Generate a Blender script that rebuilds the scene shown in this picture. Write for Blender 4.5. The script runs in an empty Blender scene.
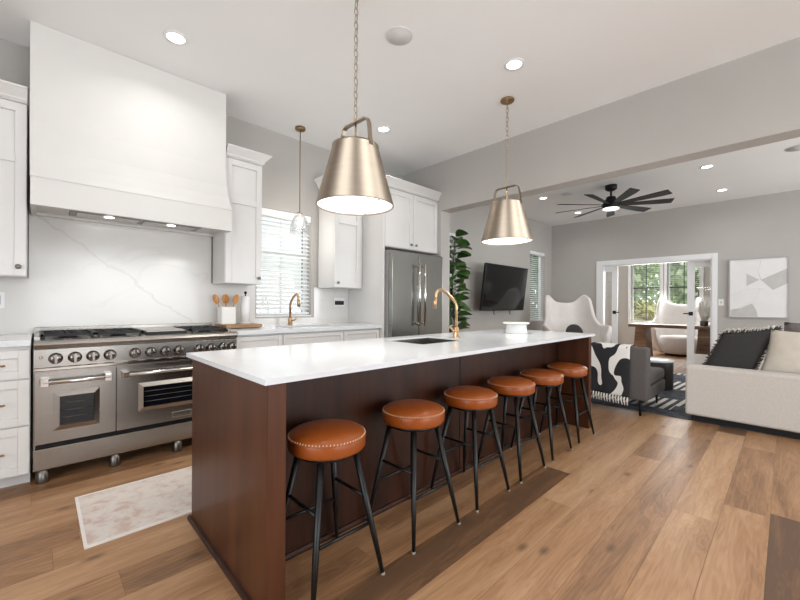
import bpy, bmesh, math, random
from mathutils import Vector, Matrix
random.seed(7)
PI = math.pi
scene = bpy.context.scene
COL = scene.collection

# ------------------------------------------------------------------ camera
cam_d = bpy.data.cameras.new('camera')
cam_d.sensor_width = 36.0
cam_d.lens = 374.0 * 36.0 / 800.0
cam_d.shift_y = 4.6 / 800.0
cam_d.clip_start = 0.05
cam = bpy.data.objects.new('camera', cam_d)
COL.objects.link(cam)
cam.matrix_world = (Matrix.Translation((0, 0, 1.16)) @ Matrix.Rotation(math.radians(46.0 - 90.0), 4, 'Z')
                    @ Matrix.Rotation(PI / 2, 4, 'X') @ Matrix.Rotation(math.radians(0.35), 4, 'Z'))
scene.camera = cam

# ------------------------------------------------------------------ world, exposure, daylight, added fill
scene.view_settings.view_transform = 'Standard'
scene.view_settings.look = 'None'
scene.view_settings.exposure = 0.1
scene.view_settings.gamma = 1.0
scene.view_settings.use_curve_mapping = False
world = bpy.data.worlds.new('sky')
scene.world = world
world.use_nodes = True
wn = world.node_tree
bg = wn.nodes['Background']
bg.inputs[0].default_value = (0.86, 0.93, 1.0, 1)
bg.inputs[1].default_value = 2.6


def area(name, loc, rot, sx, sy, power, color=(1, 1, 1), spread=180):
    d = bpy.data.lights.new(name, 'AREA')
    d.shape = 'RECTANGLE'
    d.size, d.size_y = sx, sy
    d.energy = power
    d.color = color
    d.spread = math.radians(spread)
    o = bpy.data.objects.new(name, d)
    COL.objects.link(o)
    o.location = loc
    o.rotation_euler = rot
    return o


# kitchen, living, side: fill added at unseen openings, tilted up to brighten the ceiling
area('daylight_patio', (1.6, -3.9, 1.35), (PI / 2 + 0.42, 0, 0), 3.4, 2.3, 84, (0.94, 0.975, 1.0))
area('daylight_living', (6.4, -3.9, 1.45), (PI / 2 + 0.42, 0, 0), 2.8, 2.1, 104, (0.94, 0.975, 1.0))
area('daylight_side', (-2.4, 0.2, 1.4), (PI / 2 + 0.42, 0, -PI / 2), 3.0, 2.1, 46, (0.94, 0.975, 1.0))
area('daylight_office', (11.5, 2.2, 1.5), (PI / 2, 0, PI / 2), 1.6, 1.6, 95, (0.97, 1.0, 1.0))

CAN_W = 3.2


# ------------------------------------------------------------------ materials
def lin(c):
    return tuple(((v / 255.0) / 12.92 if v / 255.0 <= 0.04045 else ((v / 255.0 + 0.055) / 1.055) ** 2.4) for v in c)


def new_mat(name):
    m = bpy.data.materials.new(name)
    m.use_nodes = True
    nt = m.node_tree
    return m, nt, nt.nodes['Principled BSDF']


def nd(nt, typ, **kw):
    n = nt.nodes.new(typ)
    for k, v in kw.items():
        setattr(n, k, v)
    return n


def mat(name, rgb, rough=0.5, metal=0.0, var=0.04, scale=6.0, bump=0.0, bscale=60.0, stretch=(1, 1, 1), aniso=0.0,
        coat=0.0, spec=0.5, sheen=0.0):
    """plain paint / cloth / metal with a procedural tone variation and fine bump"""
    m, nt, p = new_mat(name)
    c = lin(rgb)
    tc = nd(nt, 'ShaderNodeTexCoord')
    mp = nd(nt, 'ShaderNodeMapping')
    mp.inputs['Scale'].default_value = stretch
    nt.links.new(tc.outputs['Object'], mp.inputs[0])
    nz = nd(nt, 'ShaderNodeTexNoise')
    nz.inputs['Scale'].default_value = scale
    nz.inputs['Detail'].default_value = 4
    nt.links.new(mp.outputs[0], nz.inputs['Vector'])
    rp = nd(nt, 'ShaderNodeValToRGB')
    rp.color_ramp.elements[0].position = 0.3
    rp.color_ramp.elements[1].position = 0.7
    rp.color_ramp.elements[0].color = tuple(max(0, v * (1 - var)) for v in c) + (1,)
    rp.color_ramp.elements[1].color = tuple(min(1, v * (1 + var)) for v in c) + (1,)
    nt.links.new(nz.outputs['Fac'], rp.inputs[0])
    nt.links.new(rp.outputs[0], p.inputs['Base Color'])
    p.inputs['Roughness'].default_value = rough
    p.inputs['Metallic'].default_value = metal
    p.inputs['Specular IOR Level'].default_value = spec
    p.inputs['Coat Weight'].default_value = coat
    p.inputs['Sheen Weight'].default_value = sheen
    if bump:
        nb = nd(nt, 'ShaderNodeTexNoise')
        nb.inputs['Scale'].default_value = bscale
        nb.inputs['Detail'].default_value = 3
        nt.links.new(mp.outputs[0], nb.inputs['Vector'])
        bp = nd(nt, 'ShaderNodeBump')
        bp.inputs['Strength'].default_value = bump
        bp.inputs['Distance'].default_value = 0.004
        nt.links.new(nb.outputs['Fac'], bp.inputs['Height'])
        nt.links.new(bp.outputs[0], p.inputs['Normal'])
    if aniso:
        p.inputs['Anisotropic'].default_value = aniso
        tg = nd(nt, 'ShaderNodeTangent', direction_type='RADIAL', axis='Z')
        nt.links.new(tg.outputs[0], p.inputs['Tangent'])
    return m


def emit(name, rgb, strength):
    m, nt, p = new_mat(name)
    p.inputs['Base Color'].default_value = (0.8, 0.8, 0.8, 1)
    p.inputs['Emission Color'].default_value = tuple(rgb) + (1,)
    p.inputs['Emission Strength'].default_value = strength
    return m


def glass_mat(name, tint=(1, 1, 1), gloss=0.08, rough=0.02):
    m = bpy.data.materials.new(name)
    m.use_nodes = True
    nt = m.node_tree
    nt.nodes.clear()
    out = nd(nt, 'ShaderNodeOutputMaterial')
    tr = nd(nt, 'ShaderNodeBsdfTransparent')
    tr.inputs[0].default_value = tuple(tint) + (1,)
    gl = nd(nt, 'ShaderNodeBsdfGlossy')
    gl.inputs['Roughness'].default_value = rough
    lw = nd(nt, 'ShaderNodeLayerWeight')
    lw.inputs[0].default_value = 0.25
    ma = nd(nt, 'ShaderNodeMath', operation='MULTIPLY_ADD')
    ma.inputs[1].default_value = 0.35
    ma.inputs[2].default_value = gloss * 0.6
    nt.links.new(lw.outputs['Fresnel'], ma.inputs[0])
    mx = nd(nt, 'ShaderNodeMixShader')
    nt.links.new(ma.outputs[0], mx.inputs[0])
    nt.links.new(tr.outputs[0], mx.inputs[1])
    nt.links.new(gl.outputs[0], mx.inputs[2])
    nt.links.new(mx.outputs[0], out.inputs[0])
    return m


def wood_mat(name, dark, light, rough=0.4, scale=1.0, axis='Z', coat=0.0, contrast=1.0):
    m, nt, p = new_mat(name)
    tc = nd(nt, 'ShaderNodeTexCoord')
    mp = nd(nt, 'ShaderNodeMapping')
    s = {'X': (0.7, 9, 9), 'Y': (9, 0.7, 9), 'Z': (9, 9, 0.7)}[axis]
    mp.inputs['Scale'].default_value = tuple(v * scale for v in s)
    nt.links.new(tc.outputs['Object'], mp.inputs[0])
    n1 = nd(nt, 'ShaderNodeTexNoise')
    n1.inputs['Scale'].default_value = 1.2
    n1.inputs['Detail'].default_value = 6
    n1.inputs['Distortion'].default_value = 0.8
    nt.links.new(mp.outputs[0], n1.inputs['Vector'])
    n2 = nd(nt, 'ShaderNodeTexNoise')
    n2.inputs['Scale'].default_value = 9
    n2.inputs['Detail'].default_value = 3
    nt.links.new(mp.outputs[0], n2.inputs['Vector'])
    mx = nd(nt, 'ShaderNodeMath', operation='MULTIPLY_ADD')
    mx.inputs[1].default_value = 0.35
    nt.links.new(n2.outputs['Fac'], mx.inputs[0])
    nt.links.new(n1.outputs['Fac'], mx.inputs[2])
    rp = nd(nt, 'ShaderNodeValToRGB')
    rp.color_ramp.elements[0].position = 0.5
    rp.color_ramp.elements[1].position = 0.85
    rp.color_ramp.elements[0].color = lin(dark) + (1,)
    rp.color_ramp.elements[1].color = lin(light) + (1,)
    nt.links.new(mx.outputs[0], rp.inputs[0])
    nt.links.new(rp.outputs[0], p.inputs['Base Color'])
    p.inputs['Roughness'].default_value = rough
    p.inputs['Specular IOR Level'].default_value = 0.35
    p.inputs['Coat Weight'].default_value = coat
    return m


def marble_mat(name, base, vein, line=None, rough=0.15, amount=0.35, scale=1.1):
    """white quartz / marble; `line` = slope, intercept of one long vein in the XZ plane"""
    m, nt, p = new_mat(name)
    tc = nd(nt, 'ShaderNodeTexCoord')
    n0 = nd(nt, 'ShaderNodeTexNoise')
    n0.inputs['Scale'].default_value = scale
    n0.inputs['Detail'].default_value = 6
    n0.inputs['Distortion'].default_value = 1.1
    nt.links.new(tc.outputs['Object'], n0.inputs['Vector'])
    a = nd(nt, 'ShaderNodeMath', operation='SUBTRACT')
    a.inputs[1].default_value = 0.5
    nt.links.new(n0.outputs['Fac'], a.inputs[0])
    b = nd(nt, 'ShaderNodeMath', operation='ABSOLUTE')
    nt.links.new(a.outputs[0], b.inputs[0])
    r = nd(nt, 'ShaderNodeMapRange')
    r.inputs['From Min'].default_value = 0.0
    r.inputs['From Max'].default_value = 0.022
    r.inputs['To Min'].default_value = amount
    r.inputs['To Max'].default_value = 0.0
    nt.links.new(b.outputs[0], r.inputs[0])
    n1 = nd(nt, 'ShaderNodeTexNoise')
    n1.inputs['Scale'].default_value = 1.7
    nt.links.new(tc.outputs['Object'], n1.inputs['Vector'])
    r2 = nd(nt, 'ShaderNodeMapRange')
    r2.inputs['From Min'].default_value = 0.48
    r2.inputs['From Max'].default_value = 0.62
    nt.links.new(n1.outputs['Fac'], r2.inputs[0])
    fac = nd(nt, 'ShaderNodeMath', operation='MULTIPLY')
    nt.links.new(r.outputs[0], fac.inputs[0])
    nt.links.new(r2.outputs[0], fac.inputs[1])
    last = fac.outputs[0]
    if line:
        k, c = line
        sp = nd(nt, 'ShaderNodeSeparateXYZ')
        nt.links.new(tc.outputs['Object'], sp.inputs[0])
        n2 = nd(nt, 'ShaderNodeTexNoise')
        n2.inputs['Scale'].default_value = 3.2
        n2.inputs['Detail'].default_value = 5
        nt.links.new(tc.outputs['Object'], n2.inputs['Vector'])
        t = nd(nt, 'ShaderNodeMath', operation='MULTIPLY_ADD')
        t.inputs[1].default_value = k
        t.inputs[2].default_value = c
        nt.links.new(sp.outputs['X'], t.inputs[0])
        d = nd(nt, 'ShaderNodeMath', operation='SUBTRACT')
        nt.links.new(sp.outputs['Z'], d.inputs[0])
        nt.links.new(t.outputs[0], d.inputs[1])
        w = nd(nt, 'ShaderNodeMath', operation='MULTIPLY_ADD')
        w.inputs[1].default_value = 0.34
        w.inputs[2].default_value = -0.17
        nt.links.new(n2.outputs['Fac'], w.inputs[0])
        d2 = nd(nt, 'ShaderNodeMath', operation='ADD')
        nt.links.new(d.outputs[0], d2.inputs[0])
        nt.links.new(w.outputs[0], d2.inputs[1])
        ab = nd(nt, 'ShaderNodeMath', operation='ABSOLUTE')
        nt.links.new(d2.outputs[0], ab.inputs[0])
        rr = nd(nt, 'ShaderNodeMapRange')
        rr.inputs['From Max'].default_value = 0.016
        rr.inputs['To Min'].default_value = 0.30
        rr.inputs['To Max'].default_value = 0.0
        nt.links.new(ab.outputs[0], rr.inputs[0])
        mxm = nd(nt, 'ShaderNodeMath', operation='MAXIMUM')
        nt.links.new(last, mxm.inputs[0])
        nt.links.new(rr.outputs[0], mxm.inputs[1])
        last = mxm.outputs[0]
    mix = nd(nt, 'ShaderNodeMix', data_type='RGBA')
    mix.inputs[6].default_value = lin(base) + (1,)
    mix.inputs[7].default_value = lin(vein) + (1,)
    nt.links.new(last, mix.inputs[0])
    nt.links.new(mix.outputs[2], p.inputs['Base Color'])
    p.inputs['Roughness'].default_value = rough
    return m


def plank_mat():
    m, nt, p = new_mat('oak planks')
    at = nd(nt, 'ShaderNodeAttribute', attribute_name='plank')      # r = tone, g,b = random offsets
    sp = nd(nt, 'ShaderNodeSeparateColor')
    nt.links.new(at.outputs['Color'], sp.inputs[0])
    tc = nd(nt, 'ShaderNodeTexCoord')
    cb = nd(nt, 'ShaderNodeCombineXYZ')
    for i, o in enumerate(('Green', 'Blue')):
        mm = nd(nt, 'ShaderNodeMath', operation='MULTIPLY')
        mm.inputs[1].default_value = 37.0
        nt.links.new(sp.outputs[o], mm.inputs[0])
        nt.links.new(mm.outputs[0], cb.inputs[i])
    ad = nd(nt, 'ShaderNodeVectorMath', operation='ADD')
    nt.links.new(tc.outputs['Object'], ad.inputs[0])
    nt.links.new(cb.outputs[0], ad.inputs[1])
    mp = nd(nt, 'ShaderNodeMapping')
    mp.inputs['Scale'].default_value = (0.9, 7, 1)
    nt.links.new(ad.outputs[0], mp.inputs[0])
    n1 = nd(nt, 'ShaderNodeTexNoise')
    n1.inputs['Scale'].default_value = 1.3
    n1.inputs['Detail'].default_value = 5
    n1.inputs['Distortion'].default_value = 0.6
    nt.links.new(mp.outputs[0], n1.inputs['Vector'])
    # cathedral grain rings
    wv = nd(nt, 'ShaderNodeMath', operation='MULTIPLY')
    wv.inputs[1].default_value = 90.0
    nt.links.new(n1.outputs['Fac'], wv.inputs[0])
    sn = nd(nt, 'ShaderNodeMath', operation='SINE')
    nt.links.new(wv.outputs[0], sn.inputs[0])
    n3 = nd(nt, 'ShaderNodeTexNoise')
    mp3 = nd(nt, 'ShaderNodeMapping')
    mp3.inputs['Scale'].default_value = (4, 90, 1)
    nt.links.new(ad.outputs[0], mp3.inputs[0])
    nt.links.new(mp3.outputs[0], n3.inputs['Vector'])
    n3.inputs['Scale'].default_value = 1.0
    n3.inputs['Detail'].default_value = 3
    base = nd(nt, 'ShaderNodeValToRGB')
    cr = base.color_ramp
    cr.elements[0].position = 0.0
    cr.elements[0].color = lin((96, 70, 50)) + (1,)
    cr.elements[1].position = 1.0
    cr.elements[1].color = lin((190, 152, 115)) + (1,)
    e = cr.elements.new(0.3)
    e.color = lin((128, 93, 64)) + (1,)
    e = cr.elements.new(0.6)
    e.color = lin((162, 121, 85)) + (1,)
    t = nd(nt, 'ShaderNodeMath', operation='MULTIPLY_ADD')       # tone + (noise-.5)*.6
    t.inputs[1].default_value = 1.0
    nt.links.new(n1.outputs['Fac'], t.inputs[0])
    nt.links.new(sp.outputs['Red'], t.inputs[2])
    t2 = nd(nt, 'ShaderNodeMath', operation='ADD')
    t2.inputs[1].default_value = -0.5
    nt.links.new(t.outputs[0], t2.inputs[0])
    t3 = nd(nt, 'ShaderNodeMath', operation='MULTIPLY_ADD')
    t3.inputs[1].default_value = 0.06
    nt.links.new(sn.outputs[0], t3.inputs[0])
    nt.links.new(t2.outputs[0], t3.inputs[2])
    t4 = nd(nt, 'ShaderNodeMath', operation='MULTIPLY_ADD')
    t4.inputs[1].default_value = 0.42
    nt.links.new(n3.outputs['Fac'], t4.inputs[0])
    nt.links.new(t3.outputs[0], t4.inputs[2])
    t5 = nd(nt, 'ShaderNodeMath', operation='ADD')
    t5.inputs[1].default_value = -0.21
    nt.links.new(t4.outputs[0], t5.inputs[0])
    nt.links.new(t5.outputs[0], base.inputs[0])
    # knots
    vo = nd(nt, 'ShaderNodeTexVoronoi', voronoi_dimensions='2D')
    mpv = nd(nt, 'ShaderNodeMapping')
    mpv.inputs['Scale'].default_value = (1.25, 2.6, 1)
    nt.links.new(ad.outputs[0], mpv.inputs[0])
    nt.links.new(mpv.outputs[0], vo.inputs['Vector'])
    vo.inputs['Scale'].default_value = 1.0
    kr = nd(nt, 'ShaderNodeMapRange')
    kr.inputs['From Min'].default_value = 0.015
    kr.inputs['From Max'].default_value = 0.07
    kr.inputs['To Min'].default_value = 0.75
    kr.inputs['To Max'].default_value = 0.0
    nt.links.new(vo.outputs['Distance'], kr.inputs[0])
    mix = nd(nt, 'ShaderNodeMix', data_type='RGBA')
    nt.links.new(kr.outputs[0], mix.inputs[0])
    nt.links.new(base.outputs[0], mix.inputs[6])
    mix.inputs[7].default_value = lin((92, 66, 48)) + (1,)
    nt.links.new(mix.outputs[2], p.inputs['Base Color'])
    p.inputs['Roughness'].default_value = 0.42
    bp = nd(nt, 'ShaderNodeBump')
    bp.inputs['Strength'].default_value = 0.12
    bp.inputs['Distance'].default_value = 0.002
    nt.links.new(n3.outputs['Fac'], bp.inputs['Height'])
    nt.links.new(bp.outputs[0], p.inputs['Normal'])
    return m


def cells_mat(name, cols, scale, rough=0.9, stretch=(1, 1, 1), detail=4.0, distortion=0.6, constant=False):
    """noise driven multi-colour ramp (rugs, leaves, throws)"""
    m, nt, p = new_mat(name)
    tc = nd(nt, 'ShaderNodeTexCoord')
    mp = nd(nt, 'ShaderNodeMapping')
    mp.inputs['Scale'].default_value = stretch
    nt.links.new(tc.outputs['Object'], mp.inputs[0])
    nz = nd(nt, 'ShaderNodeTexNoise')
    nz.inputs['Scale'].default_value = scale
    nz.inputs['Detail'].default_value = detail
    nz.inputs['Distortion'].default_value = distortion
    nz.inputs['Roughness'].default_value = 0.72 if detail > 8 else 0.5
    nt.links.new(mp.outputs[0], nz.inputs['Vector'])
    rp = nd(nt, 'ShaderNodeValToRGB')
    cr = rp.color_ramp
    if constant:
        cr.interpolation = 'CONSTANT'
    cr.elements[0].position = cols[0][0]
    cr.elements[0].color = lin(cols[0][1]) + (1,)
    cr.elements[1].position = cols[1][0]
    cr.elements[1].color = lin(cols[1][1]) + (1,)
    for pos, c in cols[2:]:
        e = cr.elements.new(pos)
        e.color = lin(c) + (1,)
    nt.links.new(nz.outputs['Fac'], rp.inputs[0])
    nt.links.new(rp.outputs[0], p.inputs['Base Color'])
    p.inputs['Roughness'].default_value = rough
    return m


def stripe_rug_mat():
    m, nt, p = new_mat('striped navy rug')
    tc = nd(nt, 'ShaderNodeTexCoord')
    ch = nd(nt, 'ShaderNodeTexBrick')
    ch.offset = 0.5
    ch.inputs['Scale'].default_value = 1.0
    ch.inputs['Brick Width'].default_value = 0.7
    ch.inputs['Row Height'].default_value = 0.42
    ch.inputs['Mortar Size'].default_value = 0.0
    ch.inputs['Color1'].default_value = (0, 0, 0, 1)
    ch.inputs['Color2'].default_value = (1, 1, 1, 1)
    nt.links.new(tc.outputs['Object'], ch.inputs['Vector'])
    sp = nd(nt, 'ShaderNodeSeparateXYZ')
    nt.links.new(tc.outputs['Object'], sp.inputs[0])
    w = nd(nt, 'ShaderNodeMath', operation='MULTIPLY_ADD')
    w.inputs[1].default_value = 0.06
    nt.links.new(sp.outputs['X'], w.inputs[0])
    nt.links.new(sp.outputs['Y'], w.inputs[2])
    f = nd(nt, 'ShaderNodeMath', operation='MULTIPLY')
    f.inputs[1].default_value = 11.0
    nt.links.new(w.outputs[0], f.inputs[0])
    fr = nd(nt, 'ShaderNodeMath', operation='FRACT')
    nt.links.new(f.outputs[0], fr.inputs[0])
    st = nd(nt, 'ShaderNodeMath', operation='GREATER_THAN')
    st.inputs[1].default_value = 0.48
    nt.links.new(fr.outputs[0], st.inputs[0])
    bl = nd(nt, 'ShaderNodeMath', operation='GREATER_THAN')
    bl.inputs[1].default_value = 0.15
    nt.links.new(ch.outputs['Color'], bl.inputs[0])
    wb = nd(nt, 'ShaderNodeMath', operation='GREATER_THAN')
    wb.inputs[1].default_value = 0.88
    nt.links.new(ch.outputs['Color'], wb.inputs[0])
    an = nd(nt, 'ShaderNodeMath', operation='MULTIPLY')
    nt.links.new(st.outputs[0], an.inputs[0])
    nt.links.new(bl.outputs[0], an.inputs[1])
    # solid border along the near edge
    ed = nd(nt, 'ShaderNodeMath', operation='GREATER_THAN')
    ed.inputs[1].default_value = -1.30
    nt.links.new(sp.outputs['X'], ed.inputs[0])
    an2 = nd(nt, 'ShaderNodeMath', operation='MULTIPLY')
    mxb = nd(nt, 'ShaderNodeMath', operation='MAXIMUM')
    nt.links.new(an.outputs[0], mxb.inputs[0])
    nt.links.new(wb.outputs[0], mxb.inputs[1])
    nt.links.new(mxb.outputs[0], an2.inputs[0])
    nt.links.new(ed.outputs[0], an2.inputs[1])
    nz = nd(nt, 'ShaderNodeTexNoise')
    nz.inputs['Scale'].default_value = 9
    nt.links.new(tc.outputs['Object'], nz.inputs['Vector'])
    rp = nd(nt, 'ShaderNodeValToRGB')
    rp.color_ramp.elements[0].color = lin((48, 52, 62)) + (1,)
    rp.color_ramp.elements[1].color = lin((92, 98, 108)) + (1,)
    rp.color_ramp.elements[0].position = 0.35
    rp.color_ramp.elements[1].position = 0.7
    nt.links.new(nz.outputs['Fac'], rp.inputs[0])
    mix = nd(nt, 'ShaderNodeMix', data_type='RGBA')
    nt.links.new(an2.outputs[0], mix.inputs[0])
    nt.links.new(rp.outputs[0], mix.inputs[6])
    mix.inputs[7].default_value = lin((226, 222, 214)) + (1,)
    nt.links.new(mix.outputs[2], p.inputs['Base Color'])
    p.inputs['Roughness'].default_value = 0.95
    return m


M = {
    'wall': mat('warm grey wall paint', (182, 178, 173), 0.7, var=0.015, scale=3),
    'ceiling': mat('white ceiling paint', (241, 241, 240), 0.8, var=0.01, scale=2),
    'trim': mat('white trim paint', (236, 236, 236), 0.4, var=0.01),
    'cabinet': mat('white cabinet paint', (220, 218, 215), 0.38, var=0.012),
    'hood': mat('white plaster hood paint', (221, 219, 215), 0.55, var=0.012),
    'floor': plank_mat(),
    'quartz': marble_mat('white quartz worktop', (221, 223, 226), (186, 188, 192), None, 0.12, 0.22, 1.4),
    'marble': marble_mat('white veined marble', (217, 214, 210), (158, 154, 150), (-0.80, 1.81), 0.12, 0.12, 1.3),
    'steel': mat('brushed stainless steel', (158, 153, 147), 0.27, 1.0, var=0.05, scale=5, stretch=(1, 1, 30)),
    'steel_door': mat('brushed stainless steel doors', (146, 146, 142), 0.22, 1.0, var=0.05, scale=4, stretch=(14, 14, 0.6)),
    'chrome': mat('polished steel', (215, 212, 208), 0.12, 1.0, var=0.02),
    'knob': mat('warm polished knob metal', (142, 136, 131), 0.22, 1.0, var=0.03),
    'iron': mat('black cast iron', (26, 26, 27), 0.5, 0.2, var=0.1, bump=0.2),
    'black': mat('black metal', (14, 14, 15), 0.5, 0.0, var=0.06, spec=0.3),
    'black_leg': mat('black steel leg', (22, 22, 22), 0.36, 0.3, var=0.06),
    'oven_glass': mat('dark oven glass', (14, 17, 22), 0.06, 0.0, var=0.1),
    'brass': mat('brushed brass', (190, 158, 122), 0.28, 1.0, var=0.04, scale=9),
    'shade': mat('antique brushed brass', (152, 138, 122), 0.31, 1.0, var=0.05, scale=5, stretch=(1, 1, 8), aniso=0.75),
    'antique': mat('aged brass', (150, 126, 92), 0.35, 1.0, var=0.05),
    'chain': mat('pale brass chain', (176, 164, 146), 0.3, 1.0, var=0.03),
    'walnut': wood_mat('dark stained cherry wood', (36, 15, 6), (58, 27, 12), 0.38, 0.7, 'Z'),  # darker copy of the island wood, shade under the overhang put into the colour
    'walnut_end': wood_mat('stained cherry end wood', (62, 33, 17), (84, 47, 27), 0.36, 0.6, 'Z'),  # lighter copy of the same wood, window sheen put into the colour
    'leather': mat('caramel leather', (148, 74, 26), 0.3, var=0.12, scale=7, bump=0.15, bscale=220),
    'stitch': mat('cream thread', (226, 200, 165), 0.8),
    'foot': mat('clear plastic foot', (150, 142, 132), 0.3),
    'white_fabric': mat('white boucle', (224, 218, 214), 0.95, var=0.04, bump=0.4, bscale=140, sheen=0.2),
    'sofa': mat('light beige linen', (206, 200, 193), 0.95, var=0.07, scale=90, bump=0.4, bscale=260),
    'beige': mat('cream linen', (216, 207, 194), 0.95, var=0.06, scale=12, bump=0.5, bscale=30),
    'ivory': mat('ivory cotton', (235, 230, 222), 0.95, var=0.03, bump=0.4, bscale=40),
    'charcoal': mat('charcoal fabric', (56, 54, 54), 0.95, var=0.08, scale=60, bump=0.4, bscale=120),
    'grey_fabric': mat('dark grey wool', (92, 88, 86), 0.95, var=0.06, scale=60, bump=0.3, bscale=200),
    'fringe': mat('grey brown fringe yarn', (84, 78, 76), 0.95, var=0.1),
    'taupe': mat('taupe grey fabric', (112, 104, 102), 0.95, var=0.06, scale=40, bump=0.3, bscale=120),
    'throw': cells_mat('black and white throw', [(0.0, (40, 40, 42)), (0.505, (232, 230, 226))], 4.6, 0.95, (1, 1.2, 0.75), 0.0, 1.0, True),
    'runner': cells_mat('faded rose rug', [(0.25, (190, 182, 176)), (0.42, (218, 209, 201)), (0.52, (212, 199, 190)), (0.62, (200, 174, 162)), (0.75, (206, 195, 188))], 11.0, 0.95, (1, 1, 1), 12, 0.3),
    'runner_edge': mat('cream rug binding', (228, 222, 214), 0.95, var=0.04, scale=40),
    'stripe': stripe_rug_mat(),
    'spoon': wood_mat('olive wood', (160, 104, 56), (206, 150, 92), 0.55, 3, 'Z'),
    'board': wood_mat('acacia board', (120, 92, 68), (176, 142, 108), 0.6, 2, 'X'),
    'desk': wood_mat('brown desk wood', (88, 62, 44), (134, 100, 74), 0.5, 1.2, 'Y'),
    'drum': wood_mat('black stained drum', (34, 31, 30), (58, 53, 50), 0.5, 2, 'Z'),
    'ceramic': mat('white glazed ceramic', (236, 234, 230), 0.25, var=0.01),
    'paper': mat('white paper towel', (240, 240, 240), 0.9, var=0.02, bump=0.2),
    'leaf': cells_mat('glossy fig leaf', [(0.3, (40, 76, 34)), (0.7, (92, 134, 62))], 5, 0.4),
    'tree': cells_mat('tree leaves', [(0.25, (112, 138, 92)), (0.5, (170, 188, 138)), (0.75, (220, 228, 198))], 1.6, 0.7),
    'tree_pale': cells_mat('autumn tree leaves', [(0.25, (120, 130, 70)), (0.5, (182, 180, 110)), (0.75, (214, 196, 130))], 1.6, 0.7),
    'bark': mat('bark', (96, 80, 66), 0.9, var=0.2, bump=0.5),
    'grass': cells_mat('lawn', [(0.3, (96, 128, 70)), (0.7, (140, 166, 100))], 2, 0.9),
    'siding': mat('white house siding', (222, 222, 220), 0.7, var=0.03),
    'shingle': mat('grey shingles', (90, 88, 88), 0.9, var=0.2, scale=20),
    'pot': mat('black pot', (34, 34, 35), 0.5),
    'white_leaf': mat('pale dried grass', (226, 222, 212), 0.9, var=0.08, scale=30),
    'slat': mat('white blind slat', (240, 240, 239), 0.5, var=0.01),
    'dark_slat': mat('grey blind side', (70, 72, 74), 0.6),
    'plastic': mat('white plastic', (232, 232, 231), 0.4, var=0.01),
    'grille': mat('white speaker grille', (216, 215, 213), 0.7, var=0.05, scale=300),
    'screen': mat('black tv screen', (24, 25, 27), 0.08, 0.0, var=0.02),
    'dark_steel': mat('dark filter steel', (120, 116, 110), 0.35, 1.0),
    'canvas': mat('white gesso canvas', (232, 231, 229), 0.9, var=0.02, bump=0.5, bscale=18),
    'art_grey': mat('pale grey art paint', (198, 195, 192), 0.9, var=0.05, scale=14, bump=0.4, bscale=40),
    'art_frame': mat('silver grey frame', (176, 172, 170), 0.45, var=0.02),
    'glass': glass_mat('window glass'),
    'clear': glass_mat('clear lamp glass', (0.99, 0.99, 0.99), 0.03),
    'frosted': mat('milky acrylic', (222, 224, 224), 0.25, var=0.01),
    'bulb': emit('lit bulb', (1.0, 0.97, 0.92), 9.0),
    'can': emit('lit downlight lens', (1.0, 0.98, 0.95), 7.0),
    'diffuser': emit('lit pendant diffuser', (1.0, 0.975, 0.94), 1.15),
    'fan_light': emit('lit fan lens', (1.0, 0.98, 0.95), 1.5),
    'hood_light': emit('lit hood lamp', (1.0, 0.96, 0.9), 6.0),
}


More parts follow.
